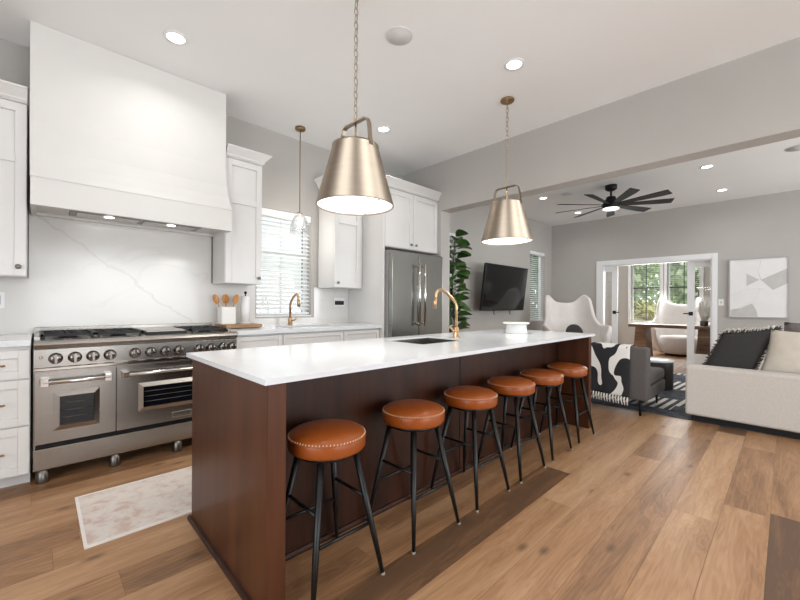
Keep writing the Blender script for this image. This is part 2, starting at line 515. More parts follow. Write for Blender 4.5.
# ------------------------------------------------------------------ mesh helpers
class MB:
    def __init__(self):
        self.bm = bmesh.new()

    def _face(self, vs, smooth=False):
        try:
            f = self.bm.faces.new(vs)
            f.smooth = smooth
            return f
        except ValueError:
            return None

    def box(self, x0, y0, z0, x1, y1, z1):
        x0, x1 = sorted((x0, x1)); y0, y1 = sorted((y0, y1)); z0, z1 = sorted((z0, z1))
        v = [self.bm.verts.new(p) for p in ((x0, y0, z0), (x1, y0, z0), (x1, y1, z0), (x0, y1, z0),
                                            (x0, y0, z1), (x1, y0, z1), (x1, y1, z1), (x0, y1, z1))]
        for f in ((3, 2, 1, 0), (4, 5, 6, 7), (0, 1, 5, 4), (1, 2, 6, 5), (2, 3, 7, 6), (3, 0, 4, 7)):
            self._face([v[i] for i in f])
        return self

    def hexa(self, pts):
        v = [self.bm.verts.new(p) for p in pts]
        for f in ((3, 2, 1, 0), (4, 5, 6, 7), (0, 1, 5, 4), (1, 2, 6, 5), (2, 3, 7, 6), (3, 0, 4, 7)):
            self._face([v[i] for i in f])
        return self

    def tube(self, pts, r, n=12, caps=True, closed=False):
        """round bar through pts; r may be one radius or one per point"""
        pts = [Vector(p) for p in pts]
        N = len(pts)
        rs = r if isinstance(r, (list, tuple)) else [r] * N
        rings = []
        prev = None
        for i, p in enumerate(pts):
            if closed:
                d = pts[(i + 1) % N] - pts[i - 1]
            elif i == 0:
                d = pts[1] - p
            elif i == N - 1:
                d = p - pts[i - 1]
            else:
                d = (pts[i + 1] - p).normalized() + (p - pts[i - 1]).normalized()
            d.normalize()
            if prev is None:
                a = Vector((0, 0, 1)) if abs(d.z) < 0.9 else Vector((1, 0, 0))
                u = d.cross(a).normalized()
            else:
                u = (prev - d * prev.dot(d)).normalized()
            prev = u
            w = d.cross(u)
            rings.append([self.bm.verts.new(p + (u * math.cos(2 * PI * k / n) + w * math.sin(2 * PI * k / n)) * rs[i]) for k in range(n)])
        for i in range(N if closed else N - 1):
            a, b = rings[i], rings[(i + 1) % N]
            for k in range(n):
                self._face([a[k], a[(k + 1) % n], b[(k + 1) % n], b[k]], True)
        if caps and not closed:
            self._face(rings[0][::-1])
            self._face(rings[-1])
        return self

    def lathe(self, prof, c=(0, 0, 0), n=40, axis='Z', smooth=True, cap0=True, cap1=True):
        """profile [(r, h)...] spun round an axis through c"""
        c = Vector(c)
        rings = []
        for r, h in prof:
            ring = []
            for k in range(n):
                a = 2 * PI * k / n
                x, y = r * math.cos(a), r * math.sin(a)
                o = {'Z': (x, y, h), 'Y': (x, h, -y), 'X': (h, x, y)}[axis]
                ring.append(self.bm.verts.new(c + Vector(o)))
            rings.append(ring)
        for a, b in zip(rings, rings[1:]):
            for k in range(n):
                self._face([a[k], a[(k + 1) % n], b[(k + 1) % n], b[k]], smooth)
        if cap0:
            self._face(rings[0][::-1])
        if cap1:
            self._face(rings[-1])
        return self

    def prism(self, poly, axis, a, b):
        """extrude a polygon: axis X -> poly in (y,z), Y -> (x,z), Z -> (x,y)"""
        def P(p, t):
            return {'X': (t, p[0], p[1]), 'Y': (p[0], t, p[1]), 'Z': (p[0], p[1], t)}[axis]
        A = [self.bm.verts.new(P(p, a)) for p in poly]
        B = [self.bm.verts.new(P(p, b)) for p in poly]
        n = len(poly)
        self._face(A[::-1]); self._face(B)
        for k in range(n):
            self._face([A[k], A[(k + 1) % n], B[(k + 1) % n], B[k]])
        bmesh.ops.recalc_face_normals(self.bm, faces=self.bm.faces[:])
        return self

    def grid(self, fn, nu, nv, cu=False, smooth=True):
        V = [[self.bm.verts.new(fn(i / (nu if cu else nu - 1), j / (nv - 1))) for j in range(nv)] for i in range(nu)]
        for i in range(nu if cu else nu - 1):
            for j in range(nv - 1):
                self._face([V[i][j], V[(i + 1) % nu][j], V[(i + 1) % nu][j + 1], V[i][j + 1]], smooth)
        return self

    def quad(self, a, b, c, d, smooth=False):
        self._face([self.bm.verts.new(p) for p in (a, b, c, d)], smooth)
        return self

    def build(self, name, material, parent=None, bevel=0.0, seg=2, sub=0, solid=0.0, recalc=True, origin=None):
        if recalc:
            bmesh.ops.recalc_face_normals(self.bm, faces=self.bm.faces[:])
        me = bpy.data.meshes.new(name)
        self.bm.to_mesh(me)
        self.bm.free()
        me.materials.append(material)
        o = bpy.data.objects.new(name, me)
        COL.objects.link(o)
        if parent is not None:
            off = wloc(parent)
        elif origin is not None:
            off = Vector(origin)
        else:
            xs = [v.co for v in me.vertices]
            off = Vector(((min(v.x for v in xs) + max(v.x for v in xs)) / 2, (min(v.y for v in xs) + max(v.y for v in xs)) / 2, min(v.z for v in xs)))
        me.transform(Matrix.Translation(-off))
        if parent is not None:
            o.parent = parent
            WL[o.name] = off
        else:
            o.location = off
            WL[o.name] = off
        if solid:
            s = o.modifiers.new('thickness', 'SOLIDIFY'); s.thickness = solid; s.offset = 0
        if bevel:
            b = o.modifiers.new('bevel', 'BEVEL'); b.width = bevel; b.segments = seg; b.limit_method = 'ANGLE'; b.angle_limit = 0.7
        if sub:
            s = o.modifiers.new('subdivision', 'SUBSURF'); s.levels = s.render_levels = sub
        return o


WL = {}


def wloc(o):
    return WL[o.name]


def tag(o, label, cat, group=None, kind=None):
    o['label'] = label
    o['category'] = cat
    if group:
        o['group'] = group
    if kind:
        o['kind'] = kind
    return o


def thing(name, loc, label, cat, group=None):
    o = bpy.data.objects.new(name, None)
    o.empty_display_size = 0.1
    COL.objects.link(o)
    o.location = loc
    WL[o.name] = Vector(loc)
    return tag(o, label, cat, group)


def struct(o, label=None):
    o['kind'] = 'structure'
    if label:
        o['label'] = label
    return o


def dup(o, parent=None, loc=None, rz=None, label=None):
    c = o.copy()
    COL.objects.link(c)
    if parent is not None:
        c.parent = parent
    if loc is not None:
        c.location = loc
    if rz is not None:
        c.rotation_euler[2] = rz
    if label:
        c['label'] = label
    for ch in list(o.children):
        dup(ch, c)
    return c


# ------------------------------------------------------------------ structure: room shell
H = 3.07
YW = 3.96          # range wall
XB = 8.90          # far wall with the glazed doors
XO = 11.60         # office window wall


def wall_boxes(mb, axis, p0, p1, a0, a1, z0, z1, holes):
    """wall slab between p0,p1 on `axis`, running a0..a1, with rectangular holes (a,b,zlo,zhi)"""
    def bx(a, b, zl, zh):
        if b - a < 1e-4 or zh - zl < 1e-4:
            return
        if axis == 'Y':
            mb.box(a, p0, zl, b, p1, zh)
        else:
            mb.box(p0, a, zl, p1, b, zh)
    cur = a0
    for (a, b, zl, zh) in sorted(holes):
        bx(cur, a, z0, z1)
        bx(a, b, z0, zl)
        bx(a, b, zh, z1)
        cur = b
    bx(cur, a1, z0, z1)


def build_floor():
    mb = MB()
    bm = mb.bm
    lay = bm.loops.layers.float_color.new('plank')
    w = 0.195
    rng = random.Random(11)
    special = {   # row index -> [(x_end, tone)...] rows count from Y = 0.06
        -1: [(2.96, -0.02), (5.0, 0.55)],
        0: [(1.6, 0.62), (2.9, 0.64), (4.2, 0.5)],
        1: [(2.62, 0.74), (4.55, 0.82)],
        2: [(4.35, 0.46), (6.2, 0.5)],
        3: [(1.2, 0.5), (3.35, 0.66), (4.05, 0.42), (6.0, 0.7)],
        4: [(2.2, 0.72), (4.7, 0.82)],
        5: [(2.64, 0.10), (4.9, 0.66)],
        6: [(1.1, 0.42), (2.9, 0.58), (5.0, 0.6)],
        7: [(1.3, 0.6), (3.2, 0.45)],
        11: [(0.05, 0.52), (1.9, 0.6)],
        12: [(0.15, 0.42), (2.0, 0.6)],
        13: [(1.1, 0.66)],
        14: [(0.7, 0.62)],
        16: [(0.9, 0.3)],
    }
    k0, k1 = -21, 20
    for k in range(k0, k1):
        y0 = 0.06 + (k) * w
        y1 = min(y0 + w, YW)
        x = -2.5
        segs = list(special.get(k, []))
        while x < XO:
            if segs:
                xe, tone = segs.pop(0)
                if xe <= x:
                    continue
                nx = xe
            else:
                nx = x + rng.uniform(0.9, 2.1)
                tone = rng.uniform(0.40, 0.80)
                if rng.random() < 0.14:
                    tone = rng.uniform(0.12, 0.3)
            nx = min(nx, XO)
            g, b = rng.random(), rng.random()
            e = 0.0007
            vs = [bm.verts.new(p) for p in ((x + e, y0 + e, 0), (nx - e, y0 + e, 0), (nx - e, y1 - e, 0), (x + e, y1 - e, 0))]
            f = bm.faces.new(vs)
            for lp in f.loops:
                lp[lay] = (tone, g, b, 1)
            x = nx
    # dark joint bed just under the boards
    vs = [bm.verts.new(p) for p in ((-2.5, -4.0, -0.002), (XO, -4.0, -0.002), (XO, YW, -0.002), (-2.5, YW, -0.002))]
    f = bm.faces.new(vs)
    for lp in f.loops:
        lp[lay] = (0.1, 0.3, 0.3, 1)
    mb.box(-2.5, -4.0, -0.15, XO, YW, -0.01)
    o = mb.build('floor', M['floor'], recalc=False, origin=(0, 0, 0))
    return struct(o, 'wide oak plank floor in mixed honey and brown tones')


build_floor()
mb = MB()
mb.box(-2.5, -4.0, H, XB + 0.12, YW, H + 0.15)
struct(mb.build('ceiling', M['ceiling']), 'white flat ceiling')
mb = MB(); mb.box(XB + 0.12, -1.2, 2.75, XO, YW, 2.9)
struct(mb.build('ceiling_office', M['ceiling']))

WK = (1.68, 2.345, 1.02, 2.21)       # kitchen window opening
WP = (4.42, 5.16, 0.80, 2.39)        # window behind the plant
WR = (7.82, 8.55, 0.80, 2.39)        # narrow window near the corner
mb = MB(); wall_boxes(mb, 'Y', YW, YW + 0.16, -2.5, XB + 0.12, 0, H, [WK, WP, WR])
struct(mb.build('wall_left', M['wall']), 'warm grey wall behind the range and television')
mb = MB(); wall_boxes(mb, 'X', XB, XB + 0.12, -4.0, YW, 0, H, [(0.965, 2.82, 0, 2.04)])
struct(mb.build('wall_back', M['wall']), 'warm grey far wall around the glazed doors')
mb = MB(); wall_boxes(mb, 'Y', -4.15, -4.0, -2.5, XB + 0.12, 0, H, [(-0.1, 3.3, 0.2, 2.5), (5.0, 7.8, 0.4, 2.5)])
struct(mb.build('wall_right', M['wall']))
mb = MB(); wall_boxes(mb, 'X', -2.65, -2.5, -4.0, YW, 0, H, [(-1.3, 1.7, 0.35, 2.45)])
struct(mb.build('wall_near', M['wall']))
# office shell
O1 = (2.29, 2.965, 0.72, 2.33)
O2 = (1.47, 2.15, 0.72, 2.33)
mb = MB(); wall_boxes(mb, 'X', XO, XO + 0.15, -1.2, YW + 0.16, 0, 2.9, [O2, O1])
struct(mb.build('wall_office', M['wall']))
mb = MB(); mb.box(XB + 0.12, -1.32, 0, XO, -1.2, 2.9)
struct(mb.build('wall_office_side', M['wall']))
mb = MB(); mb.box(XB + 0.12, YW, 0, XO, YW + 0.16, 2.9)
struct(mb.build('wall_office_end', M['wall']))
# dropped beam between kitchen and living room, and its stub wall beside the fridge
mb = MB(); mb.box(3.86, -4.0, 2.42, 4.05, 3.22, H); mb.box(3.86, 3.22, 0, 4.05, YW, H)
struct(mb.build('trim_1', M['wall']), 'grey painted dropped beam and stub wall between kitchen and living room')
# door casing
mb = MB()
mb.box(XB - 0.022, 2.82, 0, XB, 2.94, 2.14); mb.box(XB - 0.022, 0.885, 0, XB, 0.965, 2.14)
mb.box(XB - 0.022, 0.965, 2.04, XB, 2.82, 2.14)
mb.box(XB, 2.80, 0, XB + 0.12, 2.82, 2.04); mb.box(XB, 0.965, 0, XB + 0.12, 0.985, 2.04); mb.box(XB, 0.985, 2.02, XB + 0.12, 2.80, 2.04)
struct(mb.build('trim_2', M['trim'], bevel=0.004), 'white casing around the glazed office doors')
mb = MB(); mb.box(XB - 0.016, 2.94, 0, XB, YW - 0.016, 0.14); mb.box(XB - 0.016, -4.0, 0, XB, 0.885, 0.14)
struct(mb.build('baseboard_back', M['trim'], bevel=0.003))
mb = MB(); mb.box(4.05, YW - 0.016, 0, XB - 0.016, YW, 0.14)
struct(mb.build('baseboard_left', M['trim'], bevel=0.003))


# ------------------------------------------------------------------ windows and blinds
def window(idx, axis, p, out, w, label, cross=True, frame_mat='trim', casing=0.0, dark=False):
    """window in opening w=(a,b,zl,zh); p = room face of the wall, out = +depth"""
    a, b, zl, zh = w
    def B(mb, a0, a1, d0, d1, z0, z1):
        if axis == 'Y':
            mb.box(a0, p + d0, z0, a1, p + d1, z1)
        else:
            mb.box(p + d0, a0, z0, p + d1, a1, z1)
    loc = ((a + b) / 2, p + 0.1, zl) if axis == 'Y' else (p + 0.1, (a + b) / 2, zl)
    r = bpy.data.objects.new('window_%d' % idx, None); COL.objects.link(r); r.location = loc; WL[r.name] = Vector(loc)
    struct(r, label)
    mb = MB()
    t = 0.04
    B(mb, a, a + t, 0.09, 0.14, zl, zh); B(mb, b - t, b, 0.09, 0.14, zl, zh)
    B(mb, a + t, b - t, 0.09, 0.14, zl, zl + t); B(mb, a + t, b - t, 0.09, 0.14, zh - t, zh)
    mb.build('window_frame', M[frame_mat], r, bevel=0.003)
    if cross:
        mb = MB()
        zm = (zl + zh) / 2 + 0.12
        B(mb, a + t, b - t, 0.10, 0.13, zm - 0.015, zm + 0.015)
        B(mb, (a + b) / 2 - 0.01, (a + b) / 2 + 0.01, 0.105, 0.125, zl + t, zm - 0.015)
        B(mb, (a + b) / 2 - 0.01, (a + b) / 2 + 0.01, 0.105, 0.125, zm + 0.015, zh - t)
        mb.build('window_bar', M['dark_slat' if dark else frame_mat], r)
    mb = MB(); B(mb, a + t, b - t, 0.114, 0.117, zl + t, zh - t)
    mb.build('window_pane', M['glass'], r)
    mb = MB(); B(mb, a, b, 0.0, 0.09, zl - 0.0, zl + 0.012)
    mb.build('window_sill', M['trim'], r)
    if casing:
        mb = MB()
        c = casing
        B(mb, a - c, a, -0.018, 0, zl - c, zh + c); B(mb, b, b + c, -0.018, 0, zl - c, zh + c)
        B(mb, a, b, -0.018, 0, zh, zh + c); B(mb, a, b, -0.018, 0, zl - c, zl)
        mb.build('window_casing', M['trim'], r, bevel=0.003)


def blind(axis, p, w, tilt, pitch, label, group=None, depth=0.05, inside=0.045, valance=0.08, z_bot=None, over=0.0):
    a, b, zl, zh = w
    a -= over; b += over
    loc = ((a + b) / 2, p + inside, zl) if axis == 'Y' else (p + inside, (a + b) / 2, zl)
    r = thing('window_blind', loc, label, 'blind', group)
    mb = MB()
    z = zh - valance - 0.01
    g = 0.012
    z_bot = zl + 0.03 if z_bot is None else z_bot
    dy, dz = depth / 2 * math.cos(tilt), depth / 2 * math.sin(tilt)
    th = 0.0014
    while z > z_bot + 0.02:
        if axis == 'Y':
            y = p + inside
            mb.hexa([(a + g, y - dy, z - dz - th), (b - g, y - dy, z - dz - th), (b - g, y + dy, z + dz - th), (a + g, y + dy, z + dz - th),
                     (a + g, y - dy, z - dz + th), (b - g, y - dy, z - dz + th), (b - g, y + dy, z + dz + th), (a + g, y + dy, z + dz + th)])
        else:
            x = p + inside
            mb.hexa([(x - dy, a + g, z - dz - th), (x + dy, a + g, z + dz - th), (x + dy, b - g, z + dz - th), (x - dy, b - g, z - dz - th),
                     (x - dy, a + g, z - dz + th), (x + dy, a + g, z + dz + th), (x + dy, b - g, z + dz + th), (x - dy, b - g, z - dz + th)])
        z -= pitch
    mb.build('slats', M['slat'], r)
    mb = MB(); mb2 = MB()
    if axis == 'Y':
        y = p + inside
        mb.box(a + 0.003, p - 0.02 if over else p + 0.006, zh - valance, b - 0.003, y + 0.02, zh - 0.003)
        mb2.box(a + g, y - 0.022, z_bot - 0.008, b - g, y + 0.022, z_bot + 0.012)
        for t in (0.2, 0.8):
            xx = a + (b - a) * t
            mb3 = MB(); mb3.box(xx - 0.0012, y - depth * 0.45, z_bot, xx + 0.0012, y - depth * 0.45 + 0.002, zh - valance); mb3.build('ladder_cord', M['plastic'], r)
    else:
        x = p + inside
        mb.box(p + 0.006, a + 0.003, zh - valance, x + 0.02, b - 0.003, zh - 0.003)
        mb2.box(x - 0.022, a + g, z_bot - 0.008, x + 0.022, b - g, z_bot + 0.012)
        for t in (0.2, 0.8):
            yy = a + (b - a) * t
            mb3 = MB(); mb3.box(x - depth * 0.45, yy - 0.0012, z_bot, x - depth * 0.45 + 0.002, yy + 0.0012, zh - valance); mb3.build('ladder_cord', M['plastic'], r)
    mb.build('valance', M['trim'], r, bevel=0.003)
    mb2.build('bottom_rail', M['slat'], r, bevel=0.003)
    return r


window(1, 'Y', YW, 1, WK, 'kitchen window over the sink behind white blinds', cross=True)
blind('Y', YW, WK, 0.5, 0.046, 'white slatted blind over the kitchen sink window')
window(2, 'Y', YW, 1, WP, 'window behind the tall green plant', cross=False)
window(3, 'Y', YW, 1, WR, 'narrow window between the television and the corner', cross=False)
blind('Y', YW, WR, 0.4, 0.046, 'white slatted blind on the narrow window right of the television', over=0.0)
blind('Y', YW, (WP[0], WP[1], 2.1, WP[3]), 0.2, 0.016, 'raised white blind at the window behind the tall plant')
window(4, 'X', XO, 1, O1, 'left office window looking onto trees', dark=True, casing=0.06)
window(5, 'X', XO, 1, O2, 'right office window looking onto trees', dark=True, casing=0.06)
blind('X', XO, O1, 0.0, 0.05, 'open slatted blind on the left office window', valance=0.05)
blind('X', XO, O2, 0.0, 0.05, 'open slatted blind on the right office window', valance=0.05)


# ------------------------------------------------------------------ glazed sliding doors to the office
def glass_door(idx, y0, y1, handle_y, label):
    x0, x1 = XB + 0.135, XB + 0.175
    r = bpy.data.objects.new('door_%d' % idx, None); COL.objects.link(r)
    r.location = (x0, (y0 + y1) / 2, 0); WL[r.name] = Vector(r.location)
    struct(r, label)
    s = 0.115
    mb = MB()
    mb.box(x0, y0, 0.012, x1, y0 + s, 2.03); mb.box(x0, y1 - s, 0.012, x1, y1, 2.03)
    mb.box(x0, y0 + s, 0.012, x1, y1 - s, 0.25); mb.box(x0, y0 + s, 1.91, x1, y1 - s, 2.03)
    mb.build('door_frame', M['trim'], r, bevel=0.004)
    mb = MB(); mb.box(x0 + 0.017, y0 + s, 0.25, x1 - 0.017, y1 - s, 1.91)
    mb.build('door_glass', M['glass'], r)
    mb = MB(); mb.box(x0 - 0.008, handle_y - 0.033, 0.985, x0, handle_y + 0.033, 1.055)
    sg = 1 if handle_y > (y0 + y1) / 2 else -1
    mb.tube([(x0 - 0.008, handle_y, 1.02), (x0 - 0.05, handle_y, 1.02), (x0 - 0.052, handle_y + sg * 0.11 , 1.02)], 0.010, 10)
    mb.build('door_handle', M['black'], r)


glass_door(1, 2.56, 3.49, 2.62, 'left sliding glass door with white frame, mostly slid open')
glass_door(2, 0.42, 1.35, 1.29, 'right sliding glass door with white frame and black lever')


# ------------------------------------------------------------------ cabinetry
def shaker(mb, x0, x1, z0, z1, y, rail=0.055, mids=(), t=0.02):
    """shaker front facing -Y: frame with a recessed panel, front plane at y"""
    mb.box(x0, y, z0, x0 + rail, y + t, z1); mb.box(x1 - rail, y, z0, x1, y + t, z1)
    mb.box(x0 + rail, y, z0, x1 - rail, y + t, z0 + rail); mb.box(x0 + rail, y, z1 - rail, x1 - rail, y + t, z1)
    for zm in mids:
        mb.box(x0 + rail, y, zm - rail / 2, x1 - rail, y + t, zm + rail / 2)
    mb.box(x0 + rail, y + 0.013, z0 + rail, x1 - rail, y + t, z1 - rail)


def knob(parent, x, y, z, m='dark_steel'):
    mb = MB(); mb.lathe([(0.006, 0.0), (0.006, -0.014), (0.015, -0.016), (0.016, -0.024), (0.010, -0.029), (0.001, -0.029)], (x, y, z), 16, 'Y')
    mb.build('knob', M[m], parent)


def crown(x0, x1, yf, yb, z0, z1, pr, left=True, right=True):
    """crown moulding: stepped, flaring outwards towards the top"""
    mb = MB()
    steps = [(0.0, 0.0), (0.18, 0.25), (0.30, 0.25), (0.85, 0.9), (0.85, 1.0), (1.0, 1.0)]
    rings = []
    for t, f in steps:
        z = z0 + (z1 - z0) * t
        d = pr * f
        rings.append([(x0 - (d if left else 0), yb, z), (x0 - (d if left else 0), yf - d, z), (x1 + (d if right else 0), yf - d, z), (x1 + (d if right else 0), yb, z)])
    vs = [[mb.bm.verts.new(p) for p in r] for r in rings]
    for a, b in zip(vs, vs[1:]):
        for k in range(4):
            mb._face([a[k], a[(k + 1) % 4], b[(k + 1) % 4], b[k]])
    mb._face(vs[0][::-1]); mb._face(vs[-1])
    return mb


YB = YW - 0.016        # cabinets and counters stop at the marble slab

# backsplash slab
mb = MB()
mb.box(-0.60, YB, 0.925, -0.055, YW, 1.34); mb.box(-0.055, YB, 0.925, 1.22, YW, 1.93)
mb.box(1.22, YB, 0.925, 1.66, YW, 1.36); mb.box(1.66, YB, 0.925, 2.375, YW, 1.0)
mb.box(2.375, YB, 0.925, 2.878, YW, 1.36)
tag(mb.build('backsplash', M['marble'], origin=(0, YB, 0)), 'white veined marble backsplash slab on the wall behind the range', 'backsplash')

# left base cabinet with drawers
r = thing('drawer_cabinet', (-0.42, 3.62, 0), 'white drawer base cabinet left of the range', 'cabinet')
mb = MB(); mb.box(-0.80, 3.33, 0.10, -0.036, YB, 0.885); mb.box(-0.80, 3.40, 0, -0.036, YB, 0.10)
mb.build('cabinet_body', M['cabinet'], r)
for z0, z1 in ((0.685, 0.862), (0.392, 0.675), (0.085, 0.382)):
    mb = MB(); shaker(mb, -0.79, -0.040, z0, z1, 3.31, 0.05)
    d = mb.build('drawer_front', M['cabinet'], r, bevel=0.002)
    mb = MB(); zc = (z0 + z1) / 2; mb.tube([(-0.50, 3.28, zc), (-0.145, 3.28, zc)], 0.006, 8)
    mb.tube([(-0.48, 3.28, zc), (-0.48, 3.311, zc)], 0.005, 8); mb.tube([(-0.17, 3.28, zc), (-0.17, 3.311, zc)], 0.005, 8)
    h = mb.build('bar_pull', M['brass'], d)
mb = MB(); mb.box(-0.80, 3.285, 0.886, -0.034, YB - 0.001, 0.925)
tag(mb.build('countertop', M['quartz'], bevel=0.003), 'short white quartz counter left of the range', 'countertop')

# upper cabinets
def upper(name, x0, x1, yf, z0, z1, ztop, mids, kx, kz, label, crown_l=True, crown_r=True, doors=1, door_x0=None, pr=0.07, filler=None):
    r = thing(name, ((x0 + x1) / 2, (yf + YW) / 2, z0), label, 'cabinet')
    mb = MB(); mb.box(x0, yf + 0.02, z0, x1, YB - 0.002, z1)
    mb.build('cabinet_body', M['cabinet'], r, bevel=0.002)
    if filler:
        mb = MB(); mb.box(x1 + 0.0005, yf + 0.06, z0, filler, YB - 0.002, z1); mb.build('filler_strip', M['cabinet'], r)
    dx0 = x0 if door_x0 is None else door_x0
    wdt = (x1 - dx0) / doors
    for k in range(doors):
        mb = MB(); shaker(mb, dx0 + k * wdt + 0.003, dx0 + (k + 1) * wdt - 0.003, z0 + 0.004, z1 - 0.03, yf, 0.055, mids)
        d = mb.build('door', M['cabinet'], r, bevel=0.002)
        knob(d, kx[k], yf, kz)
    crown(x0, x1 if filler is None else filler, yf + 0.005, YB - 0.002, z1 - 0.02, ztop, pr, crown_l, crown_r).build('crown_moulding', M['cabinet'], r)
    return r


upper('wall_cabinet', -0.60, -0.062, 3.60, 1.335, 2.53, 2.60, (2.13,), (-0.10,), 1.40, 'white upper cabinet left of the range hood', crown_r=False)
upper('wall_cabinet', 1.232, 1.580, 3.60, 1.350, 2.54, 2.618, (2.13,), (1.545,), 1.41, 'white upper cabinet between the range hood and the sink window', crown_l=False)
upper('wall_cabinet', 2.43, 2.805, 3.60, 1.355, 2.57, 2.655, (2.13,), (2.475,), 1.41, 'white upper cabinet right of the sink window', crown_r=False, filler=2.877)

# tall fridge surround
r = thing('fridge_surround', (3.36, 3.6, 0), 'tall white cabinet surround built over and beside the steel fridge', 'cabinet')
mb = MB(); mb.box(2.88, 3.27, 0, 2.905, YB, 2.57)
mb.build('side_panel', M['cabinet'], r, bevel=0.002)
mb = MB(); mb.box(2.905, 3.29, 1.845, 3.855, YB, 2.57)
mb.build('cabinet_body', M['cabinet'], r, bevel=0.002)
for a, b, kx in ((2.91, 3.378, 3.335), (3.384, 3.852, 3.425)):
    mb = MB(); shaker(mb, a, b, 1.85, 2.54, 3.27, 0.06)
    d = mb.build('door', M['cabinet'], r, bevel=0.002)
    knob(d, kx, 3.27, 1.905)
crown(2.88, 3.857, 3.265, YB, 2.55, 2.655, 0.06, False, False).build('crown_moulding', M['cabinet'], r)

# base cabinets right of the range
def base_unit(x0, x1, label, ndoor):
    r = thing('base_cabinet', ((x0 + x1) / 2, 3.64, 0), label, 'cabinet')
    mb = MB(); mb.box(x0, 3.34, 0.10, x1, YB, 0.62 if 'sink' in label else 0.885); mb.box(x0, 3.40, 0, x1, YB, 0.10)
    if 'sink' in label:
        mb.box(x0, 3.34, 0.62, x1, 3.37, 0.885)
    mb.build('cabinet_body', M['cabinet'], r)
    mb = MB(); shaker(mb, x0 + 0.003, x1 - 0.003, 0.715, 0.868, 3.32, 0.04)
    mb.build('drawer_front', M['cabinet'], r, bevel=0.002)
    w = (x1 - x0) / ndoor
    for k in range(ndoor):
        mb = MB(); shaker(mb, x0 + k * w + 0.003, x0 + (k + 1) * w - 0.003, 0.11, 0.705, 3.32)
        d = mb.build('door', M['cabinet'], r, bevel=0.002)
        knob(d, x0 + k * w + (0.04 if k else w - 0.04), 3.32, 0.65)


base_unit(1.235, 1.667, 'white base cabinet just right of the range', 1)
base_unit(1.669, 2.368, 'white sink base cabinet under the kitchen window', 2)
base_unit(2.370, 2.876, 'white base cabinet beside the fridge panel', 1)
SX0, SX1, SY0, SY1 = 1.76, 2.32, 3.42, 3.74
mb = MB()
mb.box(1.232, 3.285, 0.886, SX0, YB - 0.001, 0.925); mb.box(SX1, 3.285, 0.886, 2.878, YB - 0.001, 0.925)
mb.box(SX0, 3.285, 0.886, SX1, SY0, 0.925); mb.box(SX0, SY1, 0.886, SX1, YB - 0.001, 0.925)
tag(mb.build('countertop', M['quartz']), 'white quartz counter under the kitchen window from range to fridge', 'countertop')


def basin(x0, x1, y0, y1, ztop, depth, label):
    r = thing('sink', ((x0 + x1) / 2, (y0 + y1) / 2, ztop - depth), label, 'sink')
    t = 0.006
    mb = MB()
    mb.box(x0, y0, ztop - depth, x1, y1, ztop - depth + t)
    mb.box(x0, y0, ztop - depth + t, x0 + t, y1, ztop); mb.box(x1 - t, y0, ztop - depth + t, x1, y1, ztop)
    mb.box(x0 + t, y0, ztop - depth + t, x1 - t, y0 + t, ztop); mb.box(x0 + t, y1 - t, ztop - depth + t, x1 - t, y1, ztop)
    mb.build('basin', M['steel'], r)
    mb = MB(); mb.lathe([(0.045, 0), (0.045, 0.004), (0.02, 0.002)], ((x0 + x1) / 2, (y0 + y1) / 2, ztop - depth + t), 24)
    mb.build('drain', M['chrome'], r)


basin(SX0 + 0.002, SX1 - 0.002, SY0 + 0.002, SY1 - 0.002, 0.905, 0.22, 'stainless undermount sink in the counter below the window')

# ------------------------------------------------------------------ range hood
r = thing('range_hood', (0.585, 3.73, 1.81), 'large white plastered range hood rising to the ceiling', 'range hood')
mb = MB()
prof = [(H - 0.002, 3.565, -0.050, 1.222), (2.40, 3.562, -0.050, 1.222), (2.22, 3.552, -0.049, 1.228), (2.12, 3.535, -0.048, 1.238), (2.05, 3.515, -0.047, 1.249), (2.005, 3.497, -0.047, 1.26)]
vs = []
for z, y, x0, x1 in prof:
    vs.append([mb.bm.verts.new(p) for p in ((x0, YB - 0.002, z), (x0, y, z), (x1, y, z), (x1, YB - 0.002, z))])
for a, b in zip(vs, vs[1:]):
    for k in range(3):
        f = mb._face([a[k], a[k + 1], b[k + 1], b[k]])
    mb._face([a[3], a[0], b[0], b[3]])
mb._face(vs[0][::-1]); mb._face(vs[-1])
mb.build('chimney', M['hood'], r)
mb = MB()
x0, x1, y0 = -0.045, 1.256, 3.50
mb.box(x0, y0, 1.815, x1, y0 + 0.03, 2.005); mb.box(x0, y0 + 0.03, 1.815, x0 + 0.03, YB - 0.002, 2.005); mb.box(x1 - 0.03, y0 + 0.03, 1.815, x1, YB - 0.002, 2.005)
mb.box(x0 + 0.03, YB - 0.04, 1.815, x1 - 0.03, YB - 0.002, 2.005)
mb.build('apron', M['hood'], r, bevel=0.003)
mb = MB(); mb.box(x0 + 0.03, y0 + 0.03, 1.835, x1 - 0.03, YB - 0.04, 1.85)
mb.build('underside', M['hood'], r)
mb = MB(); mb.box(0.16, 3.58, 1.822, 1.03, 3.80, 1.835)
vent = mb.build('vent_insert', M['dark_steel'], r, bevel=0.002)
mb = MB(); mb.box(0.20, 3.60, 1.817, 0.58, 3.78, 1.822); mb.box(0.61, 3.60, 1.817, 0.99, 3.78, 1.822)
mb.build('filter', M['steel'], vent)
for x in (0.385, 0.80):
    mb = MB(); mb.lathe([(0.03, 1.816), (0.03, 1.812), (0.001, 1.812)], (x, 3.615, 0), 20)
    mb.build('hood_lamp', M['hood_light'], vent)
    d = bpy.data.lights.new('hood_spot', 'SPOT'); d.energy = 5; d.spot_size = 1.9; d.spot_blend = 0.8; d.shadow_soft_size = 0.03; d.color = (1, 0.94, 0.86)
    o = bpy.data.objects.new('hood_spot', d); COL.objects.link(o); o.location = (x, 3.63, 1.80)

